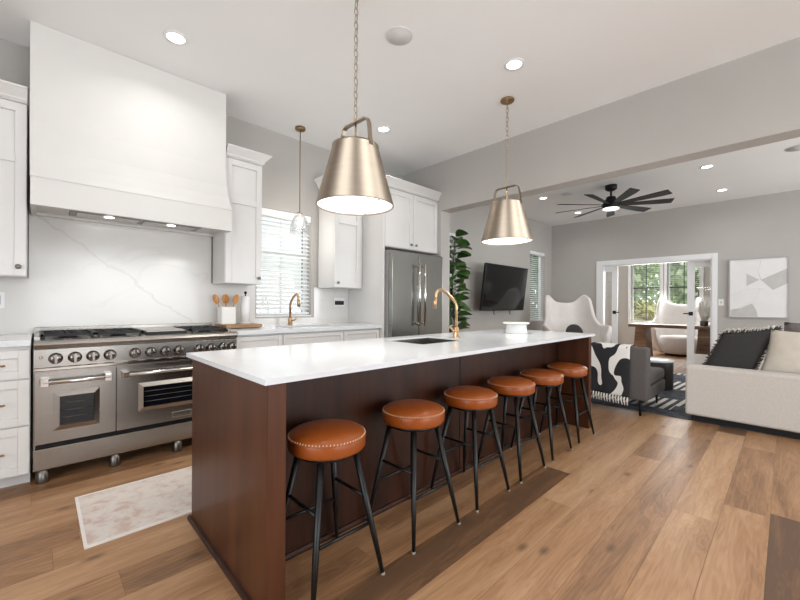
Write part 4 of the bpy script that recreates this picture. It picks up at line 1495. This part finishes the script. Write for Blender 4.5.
# ------------------------------------------------------------------ ceiling fan
fx, fy = 6.52, 1.95
r = thing('ceiling_fan', (fx, fy, 2.68), 'black nine blade ceiling fan with a lit round lens', 'fan')
mb = MB(); mb.lathe([(0.085, H - 0.001), (0.085, H - 0.06), (0.05, H - 0.085), (0.02, H - 0.09)], (fx, fy, 0), 32); mb.build('canopy', M['black'], r)
mb = MB(); mb.tube([(fx, fy, H - 0.085), (fx, fy, 2.86)], 0.014, 12); mb.build('downrod', M['black'], r)
mb = MB(); mb.lathe([(0.03, 2.90), (0.065, 2.885), (0.07, 2.86), (0.09, 2.83), (0.115, 2.79), (0.13, 2.76), (0.13, 2.735), (0.11, 2.706)], (fx, fy, 0), 36); mb.build('motor', M['black'], r)
mb = MB(); mb.lathe([(0.115, 2.706), (0.115, 2.692), (0.09, 2.684), (0.001, 2.682)], (fx, fy, 0), 32); mb.build('light_lens', M['fan_light'], r)
for k in range(9):
    a = math.radians(17 + 40 * k)
    d = Vector((math.cos(a), math.sin(a), 0)); s = Vector((-math.sin(a), math.cos(a), 0))
    c = Vector((fx, fy, 2.76))
    mb = MB()
    up, lo = [], []
    for (t, w0, w1) in ((0.12, 0.028, 0.028), (0.22, 0.035, 0.04), (0.45, 0.05, 0.055), (0.70, 0.062, 0.066), (0.83, 0.066, 0.060)):
        for q, w in ((-1, w0), (1, w1)):
            p = c + d * t + s * w * q + Vector((0, 0, -q * w * 0.24))
            up.append(mb.bm.verts.new(p + Vector((0, 0, 0.005)))); lo.append(mb.bm.verts.new(p - Vector((0, 0, 0.005))))
    for i in range(0, 8, 2):
        mb._face([up[i], up[i + 1], up[i + 3], up[i + 2]]); mb._face([lo[i], lo[i + 2], lo[i + 3], lo[i + 1]])
        mb._face([up[i], up[i + 2], lo[i + 2], lo[i]]); mb._face([up[i + 1], lo[i + 1], lo[i + 3], up[i + 3]])
    mb._face([up[0], lo[0], lo[1], up[1]]); mb._face([up[8], up[9], lo[9], lo[8]])
    mb.build('blade', M['black'], r)
d = bpy.data.lights.new('fan_lamp', 'AREA'); d.shape = 'DISK'; d.size = 0.2; d.energy = 10; d.color = (1, 0.96, 0.9)
o = bpy.data.objects.new('fan_lamp', d); COL.objects.link(o); o.location = (fx, fy, 2.675)

# ------------------------------------------------------------------ television
r = thing('television', (6.32, 3.93, 1.45), 'black flat screen television on a tilting arm on the grey wall', 'television')
def tvp(x, u, z):   # tilt: top edge leans into the room
    return (x, 3.735 - (z - 1.06) / 0.84 * 0.10 + u, z)
mb = MB(); x0, x1, z0, z1 = 5.58, 7.10, 1.06, 1.90
mb.hexa([tvp(x0, 0, z0), tvp(x1, 0, z0), tvp(x1, 0.035, z0), tvp(x0, 0.035, z0), tvp(x0, 0, z1), tvp(x1, 0, z1), tvp(x1, 0.035, z1), tvp(x0, 0.035, z1)])
mb.build('bezel', M['black'], r, bevel=0.003)
mb = MB(); x0, x1, z0, z1 = 5.595, 7.085, 1.08, 1.888
mb.hexa([tvp(x0, -0.002, z0), tvp(x1, -0.002, z0), tvp(x1, 0.001, z0), tvp(x0, 0.001, z0), tvp(x0, -0.002, z1), tvp(x1, -0.002, z1), tvp(x1, 0.001, z1), tvp(x0, 0.001, z1)])
mb.build('screen', M['screen'], r)
mb = MB(); mb.box(6.1, 3.945, 1.3, 6.55, 3.958, 1.65); mb.tube([(6.3, 3.945, 1.5), (6.3, 3.74, 1.5)], 0.025, 10); mb.tube([(6.4, 3.945, 1.42), (6.4, 3.75, 1.42)], 0.02, 10)
mb.build('wall_mount', M['black'], r)
for x in (6.05, 6.62):
    mb = MB(); mb.tube([(x, 3.765, 1.07), (x, 3.77, 1.01), (x + 0.02, 3.765, 0.985)], 0.008, 8); mb.build('mount_strap', M['black'], r)

# ------------------------------------------------------------------ framed art
r = thing('framed_art', (XB, 0.35, 0.968), 'large square abstract white and grey relief in a thin silver frame on the far wall', 'picture')
ay0, ay1, az0, az1 = -0.028, 0.728, 0.968, 2.0
mb = MB()
for q in ((ay0, ay0 + 0.018, az0, az1), (ay1 - 0.018, ay1, az0, az1), (ay0 + 0.018, ay1 - 0.018, az0, az0 + 0.018), (ay0 + 0.018, ay1 - 0.018, az1 - 0.018, az1)):
    mb.box(XB - 0.04, q[0], q[2], XB - 0.002, q[1], q[3])
mb.build('frame', M['art_frame'], r)
mb = MB(); mb.box(XB - 0.026, ay0 + 0.018, az0 + 0.018, XB - 0.004, ay1 - 0.018, az1 - 0.018); cv = mb.build('canvas', M['canvas'], r)
def ap(u, v):    # u right, v down in 0..1 -> (y, z)
    return (ay1 - 0.018 - u * (ay1 - ay0 - 0.036), az1 - 0.018 - v * (az1 - az0 - 0.036))
for poly in ([(0.30, 0.25), (0.52, 0.36), (0.30, 0.46)], [(0.55, 0.36), (0.995, 0.18), (0.995, 0.43), (0.75, 0.54)],
             [(0.005, 0.89), (0.22, 0.84), (0.40, 0.77), (0.47, 0.88), (0.50, 0.995), (0.005, 0.995)]):
    mb = MB(); mb.prism([ap(*q) for q in poly], 'X', XB - 0.0275, XB - 0.026); mb.build('painted_shape', M['art_grey'], cv)
mb = MB()
for pts in ([(0.02, 0.88), (0.2, 0.85), (0.4, 0.76), (0.52, 0.6), (0.55, 0.5)], [(0.02, 0.62), (0.2, 0.55), (0.4, 0.5), (0.62, 0.5)], [(0.55, 0.36), (0.5, 0.2), (0.56, 0.03)]):
    mb.tube([(XB - 0.027,) + ap(*q) for q in pts], 0.004, 6)
mb.build('relief_line', M['canvas'], cv)

# ------------------------------------------------------------------ egg chairs
def smooth_tab(tab, x):
    for (a, va), (b, vb) in zip(tab, tab[1:]):
        if x <= b:
            t = (x - a) / (b - a)
            t = t * t * (3 - 2 * t)
            return va + (vb - va) * t
    return tab[-1][1]


def make_egg(label):
    r = thing('wing_chair', (0, 0, 0), label, 'armchair', None)
    Ht = [(0, 1.22), (16, 1.23), (40, 1.40), (52, 1.33), (66, 0.92), (80, 0.80), (105, 0.80), (122, 0.74), (132, 0.60)]
    Rt = [(0, 0.47), (40, 0.57), (64, 0.50), (80, 0.52), (105, 0.60), (122, 0.61), (132, 0.58)]
    def shell(u, v):
        th = (u - 0.5) * 2 * 132
        A = abs(th)
        h, rt = smooth_tab(Ht, A), smooth_tab(Rt, A)
        rb = 0.36
        rr = rb + (rt - rb) * (1 - (1 - v) ** 2.2)
        z = 0.06 + (h - 0.06) * (v ** 1.05)
        a = math.radians(th)
        lean = 0.16 * max(0, (z - 0.45)) * max(0, math.cos(a))
        return (rr * math.cos(a) + lean, rr * math.sin(a), z)
    mb = MB(); mb.grid(shell, 45, 14)
    mb.build('shell', M['white_fabric'], r, solid=0.07, sub=1)
    mb = MB(); mb.lathe([(0.30, 0.05), (0.36, 0.07), (0.385, 0.12), (0.40, 0.40), (0.37, 0.45), (0.2, 0.47), (0.001, 0.475)], (-0.03, 0, 0), 36); mb.build('seat_cushion', M['white_fabric'], r)
    mb = MB(); mb.lathe([(0.27, 0), (0.27, 0.05)], (0, 0, 0), 32); mb.build('plinth', M['black'], r)
    return r


egg = make_egg('white winged egg chair by the corner beside the narrow window')
egg.location = (7.44, 2.86, 0)
egg.rotation_euler[2] = math.radians(38)
e2 = dup(egg, None, (10.92, 1.78, 0), math.radians(8), 'white winged egg chair behind the wooden desk in the office')
r = None


# ------------------------------------------------------------------ cushions
def cushion(name, c, w, h, t, rot, material, label, fringe=None, cat='pillow', power=2.6, shear=(0, 0), fringe_mat=None):
    """puffed square pillow; local x = width, z = height, y = thickness; rot = (rx, rz)"""
    c = Vector(c)
    R = Matrix.Rotation(rot[1], 3, 'Z') @ Matrix.Rotation(rot[0], 3, 'X') @ (Matrix.Rotation(rot[2], 3, 'Y') if len(rot) > 2 else Matrix.Identity(3))
    r = thing(name, (c.x, c.y, c.z - h / 2), label, cat)
    mb = MB()
    N = 17
    front, back = {}, {}
    for i in range(N):
        for j in range(N):
            u, v = 2 * i / (N - 1) - 1, 2 * j / (N - 1) - 1
            k = (1 - abs(u) ** power) * (1 - abs(v) ** power)
            th = t / 2 * max(0, k) ** 0.5
            pin = 1 - 0.06 * (1 - abs(u) ** 2) * (abs(v) > 0.99) - 0.06 * (1 - abs(v) ** 2) * (abs(u) > 0.99)
            su, sv = u * (1 - 0.07 * (1 - v * v)) , v * (1 - 0.07 * (1 - u * u))
            p = Vector((su * w / 2, -th, sv * h / 2)); q = Vector((su * w / 2, th, sv * h / 2))
            for w_ in (p, q):
                w_.x, w_.z = w_.x + shear[0] * w_.z, w_.z + shear[1] * w_.x
            front[i, j] = mb.bm.verts.new(c + R @ p)
            back[i, j] = front[i, j] if (i in (0, N - 1) or j in (0, N - 1)) else mb.bm.verts.new(c + R @ q)
    for i in range(N - 1):
        for j in range(N - 1):
            mb._face([front[i, j], front[i + 1, j], front[i + 1, j + 1], front[i, j + 1]], True)
            mb._face([back[i, j], back[i, j + 1], back[i + 1, j + 1], back[i + 1, j]], True)
    body = mb.build('cushion_cover', material, r)
    if fringe:
        mb = MB()
        rng = random.Random(3)
        n = 46
        for side in range(4):
            for k in range(n):
                u = 2 * (k + 0.5) / n - 1
                e = 1 - 0.07 * (1 - u * u)
                p = {0: (u, e), 1: (u, -e), 2: (e, u), 3: (-e, u)}[side]
                o = {0: (0, 1), 1: (0, -1), 2: (1, 0), 3: (-1, 0)}[side]
                p3 = Vector((p[0] * w / 2, 0, p[1] * h / 2))
                L = fringe * rng.uniform(0.7, 1.2)
                q3 = p3 + Vector((o[0] * L + rng.uniform(-.012, .012), rng.uniform(-.015, .015), o[1] * L + rng.uniform(-.012, .012)))
                for w_ in (p3, q3):
                    w_.x, w_.z = w_.x + shear[0] * w_.z, w_.z + shear[1] * w_.x
                mb.tube([c + R @ p3, c + R @ ((p3 + q3) / 2 + Vector((0, rng.uniform(-.004, .004), 0))), c + R @ q3], [0.005, 0.006, 0.003], 5)
        f = mb.build('fringe', fringe_mat or material, r)
    return r


# egg chair's small round dark pillow
r = thing('round_pillow', (7.45, 2.85, 0.46), 'small round charcoal pillow on the white egg chair', 'pillow')
mb = MB()
cc = Vector((7.46, 2.86, 0.64)); nv = Vector((-0.68, -0.70, 0.28)).normalized(); uu = nv.cross(Vector((0, 0, 1))).normalized(); vv = uu.cross(nv)
mb.grid(lambda u, v: cc + (uu * math.cos(2 * PI * u) + vv * math.sin(2 * PI * u)) * 0.165 * math.cos(PI * (v - 0.5)) ** 0.6 + nv * 0.06 * math.sin(PI * (v - 0.5)), 28, 13, True)
mb.build('cushion_cover', M['charcoal'], r)

# ------------------------------------------------------------------ sofa
r = thing('sofa', (5.9, 0.1, 0), 'large light beige linen sofa seen from its low arm', 'sofa')
SXa, SYf, SYb = 4.735, 0.72, -0.95
mb = MB(); mb.box(SXa, SYb, 0.065, SXa + 0.24, SYf, 0.555); mb.build('arm', M['sofa'], r, bevel=0.025, seg=4)
mb = MB(); mb.box(SXa + 0.24, SYb, 0.065, 7.05, SYf - 0.02, 0.27); mb.build('seat_base', M['sofa'], r, bevel=0.02, seg=3)
mb = MB(); mb.box(6.81 + 0.24, SYb, 0.065, 7.29, SYf, 0.555); mb.build('arm', M['sofa'], r, bevel=0.025, seg=4)
mb = MB(); mb.box(SXa + 0.24, SYb, 0.27, 7.05, SYb + 0.25, 0.78); mb.build('backrest', M['sofa'], r, bevel=0.04, seg=4)
for k in range(2):
    a = SXa + 0.245 + k * 1.035
    mb = MB(); mb.box(a, SYb + 0.255, 0.272, a + 1.03, SYf - 0.01, 0.45); mb.build('seat_cushion', M['sofa'], r, bevel=0.045, seg=4)
mb = MB(); mb.box(SXa + 0.03, SYb + 0.05, 0.012, SXa + 0.20, SYf - 0.05, 0.065); mb.build('plinth', M['black'], r)
mb = MB(); mb.box(6.95, SYb + 0.05, 0.012, 7.2, SYf - 0.05, 0.065); mb.build('plinth', M['black'], r)

RA = -PI / 2       # pillows lying against the arm face along +X
cushion('throw_pillow', (5.15, 0.355, 0.69), 0.43, 0.46, 0.15, (-0.20, RA + 0.10), M['charcoal'], 'charcoal fringed pillow leaning on the sofa arm', 0.026, shear=(0.44, 0.17), fringe_mat=M['fringe'])
cushion('throw_pillow', (5.115, -0.10, 0.70), 0.52, 0.48, 0.21, (-0.15, RA - 0.06), M['beige'], 'plump cream linen pillow at the right of the charcoal one', shear=(0.2, 0.0), power=2.2)
cushion('throw_pillow', (5.38, 0.34, 0.715), 0.40, 0.44, 0.12, (-0.18, RA + 0.05), M['ivory'], 'ivory fringed pillow showing behind the charcoal pillow', 0.014, shear=(0.34, 0.14))
cushion('back_cushion', (5.53, -0.28, 0.72), 0.72, 0.58, 0.2, (-0.15, RA + 0.3), M['taupe'], 'taupe grey back cushion behind the cream pillow', power=1.9, shear=(0.2, 0.0))

# ------------------------------------------------------------------ area rug, coffee table
mb = MB(); mb.box(4.782, -1.6, 0.0, 7.9, 2.55, 0.011)
tag(mb.build('area_rug', M['stripe']), 'navy and white striped rug under the sofa and the grey chair', 'rug')
r = thing('coffee_table', (6.28, 1.31, 0.011), 'round drum coffee table with white marble top and dark base', 'table')
mb = MB(); mb.lathe([(0.225, 0.012), (0.225, 0.385)], (6.28, 1.31, 0), 48); mb.build('drum_base', M['drum'], r, bevel=0.004)
mb = MB(); mb.lathe([(0.235, 0.386), (0.240, 0.392), (0.240, 0.406), (0.235, 0.412), (0.001, 0.412)], (6.28, 1.31, 0), 48); mb.build('table_top', M['quartz'], r)

# ------------------------------------------------------------------ grey accent chair with throw
r = thing('accent_chair', (4.95, 1.45, 0.0), 'dark grey low armless chair with its back to the island', 'chair')
cy0, cy1 = 0.995, 1.85
mb = MB(); mb.box(4.52, cy0, 0.165, 4.65, cy1, 0.725); mb.build('backrest', M['grey_fabric'], r, bevel=0.03, seg=4)
mb = MB(); mb.box(4.655, cy0 + 0.03, 0.42, 4.74, cy1 - 0.03, 0.70); mb.build('back_cushion', M['grey_fabric'], r, bevel=0.03, seg=4)
mb = MB(); mb.box(4.65, cy0 + 0.005, 0.165, 5.36, cy1 - 0.005, 0.30); mb.build('seat_base', M['grey_fabric'], r, bevel=0.025, seg=4)
mb = MB(); mb.box(4.67, cy0 + 0.01, 0.302, 5.36, cy1 - 0.01, 0.43); mb.build('seat_cushion', M['grey_fabric'], r, bevel=0.04, seg=4)
for x in (4.575, 5.29):
    for y in (1.075, cy1 - 0.08):
        mb = MB(); mb.tube([(x, y, 0.0 if x < 4.7 else 0.0115), (x, y, 0.167)], [0.011, 0.016], 12); mb.build('leg', M['black'], r)
r = thing('throw_blanket', (4.5, 1.45, 0.2), 'black and white patterned throw hanging over the back of the grey chair', 'blanket')
mb = MB()
path = [(4.765, 0.52), (4.762, 0.68), (4.74, 0.718), (4.66, 0.734), (4.585, 0.742), (4.525, 0.738), (4.503, 0.715), (4.500, 0.62), (4.498, 0.45), (4.496, 0.30), (4.490, 0.205)]
def thr(u, v):
    t = u * (len(path) - 1); i = min(int(t), len(path) - 2); f = t - i
    x = path[i][0] * (1 - f) + path[i + 1][0] * f; z = path[i][1] * (1 - f) + path[i + 1][1] * f
    y = 1.155 + v * 0.62
    drop = max(0, (u - 0.55) / 0.45)
    return (x - 0.006 * drop * (1 + math.sin(v * 21)), y, z + 0.03 * drop * (v - 0.5) * 0.8)
mb.grid(thr, 41, 26)
cl = mb.build('cloth', M['throw'], r, solid=0.006)
mb = MB()
for k in range(22):
    v = (k + 0.5) / 22
    p = thr(1, v)
    mb.tube([(p[0], p[1], p[2]), (p[0] - 0.006, p[1] + 0.004, p[2] - 0.03), (p[0] - 0.004, p[1] - 0.004 * (k % 3), p[2] - 0.085)], [0.007, 0.009, 0.006], 6)
mb.build('tassel_fringe', M['ivory'], r)

# ------------------------------------------------------------------ runner rug
mb = MB(); mb.box(0.172, 2.302, 0, 2.29, 2.908, 0.007)
r = thing('runner_rug', (1.2, 2.6, 0), 'faded pink and cream runner rug between the range and the island', 'rug')
mb.build('rug_field', M['runner'], r)
mb = MB(); mb.box(0.158, 2.288, 0, 2.30, 2.302, 0.008); mb.box(0.158, 2.908, 0, 2.30, 2.922, 0.008); mb.box(0.158, 2.302, 0, 0.172, 2.908, 0.008)
mb.build('rug_binding', M['runner_edge'], r)

# ------------------------------------------------------------------ office desk and plant
r = thing('desk', (9.75, 1.75, 0), 'long brown wooden desk with slanted slab legs in the office', 'desk')
mb = MB(); mb.box(9.45, 0.95, 0.70, 10.06, 2.46, 0.765); mb.build('desk_top', M['desk'], r, bevel=0.004)
for yc, s in ((2.25, 1), (1.15, -1)):
    mb = MB()
    mb.hexa([(9.52, yc - 0.14, 0), (10.05, yc - 0.14, 0), (10.05, yc + 0.14, 0), (9.52, yc + 0.14, 0), (9.52, yc - 0.09, 0.70), (10.05, yc - 0.09, 0.70), (10.05, yc + 0.09, 0.70), (9.52, yc + 0.09, 0.70)])
    mb.build('leg', M['desk'], r, bevel=0.004)
r = thing('dried_grass_plant', (9.6, 1.16, 0.765), 'pale feathery plant in a black pot on the office desk', 'plant')
mb = MB(); mb.lathe([(0.05, 0.766), (0.065, 0.77), (0.07, 0.87), (0.062, 0.87), (0.058, 0.85), (0.001, 0.85)], (9.62, 1.16, 0), 24); mb.build('pot', M['pot'], r)
mb = MB(); rng = random.Random(5)
for k in range(60):
    a = rng.uniform(0, 2 * PI); L = rng.uniform(0.22, 0.44); sp_ = rng.uniform(0.01, 0.09)
    p0 = Vector((9.62 + 0.02 * math.cos(a), 1.16 + 0.02 * math.sin(a), 0.84))
    p1 = p0 + Vector((sp_ * math.cos(a), sp_ * math.sin(a), L * 0.6)); p2 = p0 + Vector((sp_ * 0.7 * math.cos(a), sp_ * 0.7 * math.sin(a), L))
    mb.tube([p0, p1, p2], [0.004, 0.014, 0.003], 6)
mb.build('plumes', M['white_leaf'], r)

# ------------------------------------------------------------------ fiddle leaf fig
px, py = 4.64, 3.60
r = thing('fiddle_leaf_fig', (px, py, 0), 'tall green fiddle leaf fig beside the fridge wall in front of the window', 'plant')
mb = MB(); mb.lathe([(0.13, 0), (0.15, 0.02), (0.17, 0.33), (0.155, 0.33), (0.15, 0.30), (0.001, 0.30)], (px, py, 0), 32); mb.build('pot', M['ceramic'], r)
mb = MB(); mb.tube([(px, py, 0.28), (px + 0.03, py, 0.8), (px - 0.02, py + 0.02, 1.4), (px + 0.01, py, 2.15)], [0.018, 0.015, 0.012, 0.006], 8); mb.build('trunk', M['bark'], r)
mb = MB(); rng = random.Random(21)
for k in range(92):
    t = k / 91
    z = 0.55 + 1.65 * t
    a = k * 2.4 + rng.uniform(-0.3, 0.3)
    L = rng.uniform(0.22, 0.31) * (1 - 0.2 * t); W = L * 0.42
    d = Vector((math.cos(a), math.sin(a), rng.uniform(-0.1, 0.55))).normalized()
    s = d.cross(Vector((rng.gauss(0, 0.6), rng.gauss(0, 0.6), 1))).normalized(); n_ = s.cross(d)
    b = Vector((px, py, z)) + d * 0.05
    rows = []
    for i in range(7):
        f = i / 6
        w = W * (math.sin(PI * min(1, f * 0.92 + 0.06)) ** 0.7) * (0.75 + 0.35 * f)
        droop = -0.25 * L * f * f
        c0 = b + d * L * f + Vector((0, 0, droop))
        rows.append([mb.bm.verts.new(c0 - s * w + n_ * 0.25 * w), mb.bm.verts.new(c0), mb.bm.verts.new(c0 + s * w + n_ * 0.25 * w)])
    for A, B_ in zip(rows, rows[1:]):
        mb._face([A[0], A[1], B_[1], B_[0]], True); mb._face([A[1], A[2], B_[2], B_[1]], True)
mb.build('foliage', M['leaf'], r, recalc=False)


# ------------------------------------------------------------------ outside the windows
mb = MB(); mb.box(XO + 0.3, -14, -0.5, 40, 20, -0.4); mb.box(-4, YW + 0.3, -0.5, XO + 0.3, 20, -0.4)
struct(mb.build('ground', M['grass']), 'lawn outside the windows')


def tree(x, y, h, rad, mname, label, seed):
    rng = random.Random(seed)
    r = thing('leafy_tree', (x, y, -0.4), label, 'tree', None)
    mb = MB(); mb.tube([(x, y, -0.4), (x + 0.1, y, h * 0.4), (x, y + 0.1, h * 0.8)], [0.16, 0.12, 0.04], 8); mb.build('trunk', M['bark'], r)
    mb = MB()
    for k in range(1500):
        a, b = rng.uniform(0, 2 * PI), math.acos(rng.uniform(-1, 1))
        q = rad * rng.uniform(0.25, 1.0) ** 0.5
        c = Vector((x + q * math.sin(b) * math.cos(a), y + q * math.sin(b) * math.sin(a), h * 0.6 + q * math.cos(b) * h * 0.62 / rad * 0.75))
        n_ = Vector((rng.gauss(0, 1), rng.gauss(0, 1), rng.gauss(0, 1))).normalized()
        u = n_.orthogonal().normalized(); v = n_.cross(u)
        s = rng.uniform(0.08, 0.17)
        mb._face([mb.bm.verts.new(c + p) for p in (u * s, v * s * 0.6, -u * s, -v * s * 0.6)])
    mb.build('crown', M[mname], r, recalc=False)


tree(15.2, 4.2, 3.6, 0.85, 'tree', 'nearest green tree outside, at the left of the office windows', 1)
tree(15.2, 2.1, 3.9, 0.85, 'tree', 'nearest green tree outside, in front of the right office window', 2)
tree(13.3, 3.1, 1.2, 0.65, 'tree_pale', 'low yellowing bush outside the lower part of the left office window', 3)
tree(18.6, 3.3, 5.2, 1.25, 'tree', 'middle green tree outside, between the two nearest trees', 4)
tree(18.2, 5.9, 5.0, 1.2, 'tree_pale', 'yellow green tree outside, far left behind the office windows', 5)
tree(22.5, 2.1, 6.2, 1.7, 'tree', 'tall green tree outside, right of the middle tree and behind it', 6)
tree(22.5, 6.0, 6.4, 1.9, 'tree', 'tallest green tree outside, left of the middle tree and furthest away', 7)

r = thing('neighbour_house', (3.0, 7.6, -0.4), 'white sided neighbouring house outside the kitchen window', 'house')
mb = MB()
mb.box(-2.0, 7.2, -0.4, 9.0, 9.0, 4.6)
for k in range(30):
    mb.prism([(7.2, -0.4 + k * 0.165), (7.18, -0.4 + k * 0.165), (7.2, -0.4 + (k + 1) * 0.165)], 'X', -2.0, 9.0)
mb.build('siding_wall', M['siding'], r)
mb = MB(); mb.prism([(6.9, 4.6), (8.1, 5.6), (9.3, 4.6)], 'X', -2.3, 9.3); mb.build('roof', M['shingle'], r)
mb = MB(); mb.box(4.02, 7.165, 0.1, 5.2, 7.195, 3.2); w_ = mb.build('window', M['oven_glass'], r)

r = thing('garden_hedge', (12.0, 6.3, -0.4), 'dark green hedge outside the narrow living room window', 'hedge')
mb = MB(); rng = random.Random(9)
for k in range(2600):
    c = Vector((rng.uniform(9.6, 15.5), 6.3 + rng.uniform(-0.45, 0.45), rng.uniform(-0.4, 3.6)))
    n_ = Vector((rng.gauss(0, 1), rng.gauss(0, 1), rng.gauss(0, 1))).normalized(); u = n_.orthogonal().normalized(); v = n_.cross(u); q = rng.uniform(0.12, 0.22)
    mb._face([mb.bm.verts.new(c + p) for p in (u * q, v * q * 0.6, -u * q, -v * q * 0.6)])
mb.build('foliage', M['leaf'], r, recalc=False)
mb = MB(); mb.tube([(9.7, 6.3, -0.3), (15.4, 6.3, -0.3)], 0.08, 8); mb.build('stem', M['bark'], r)
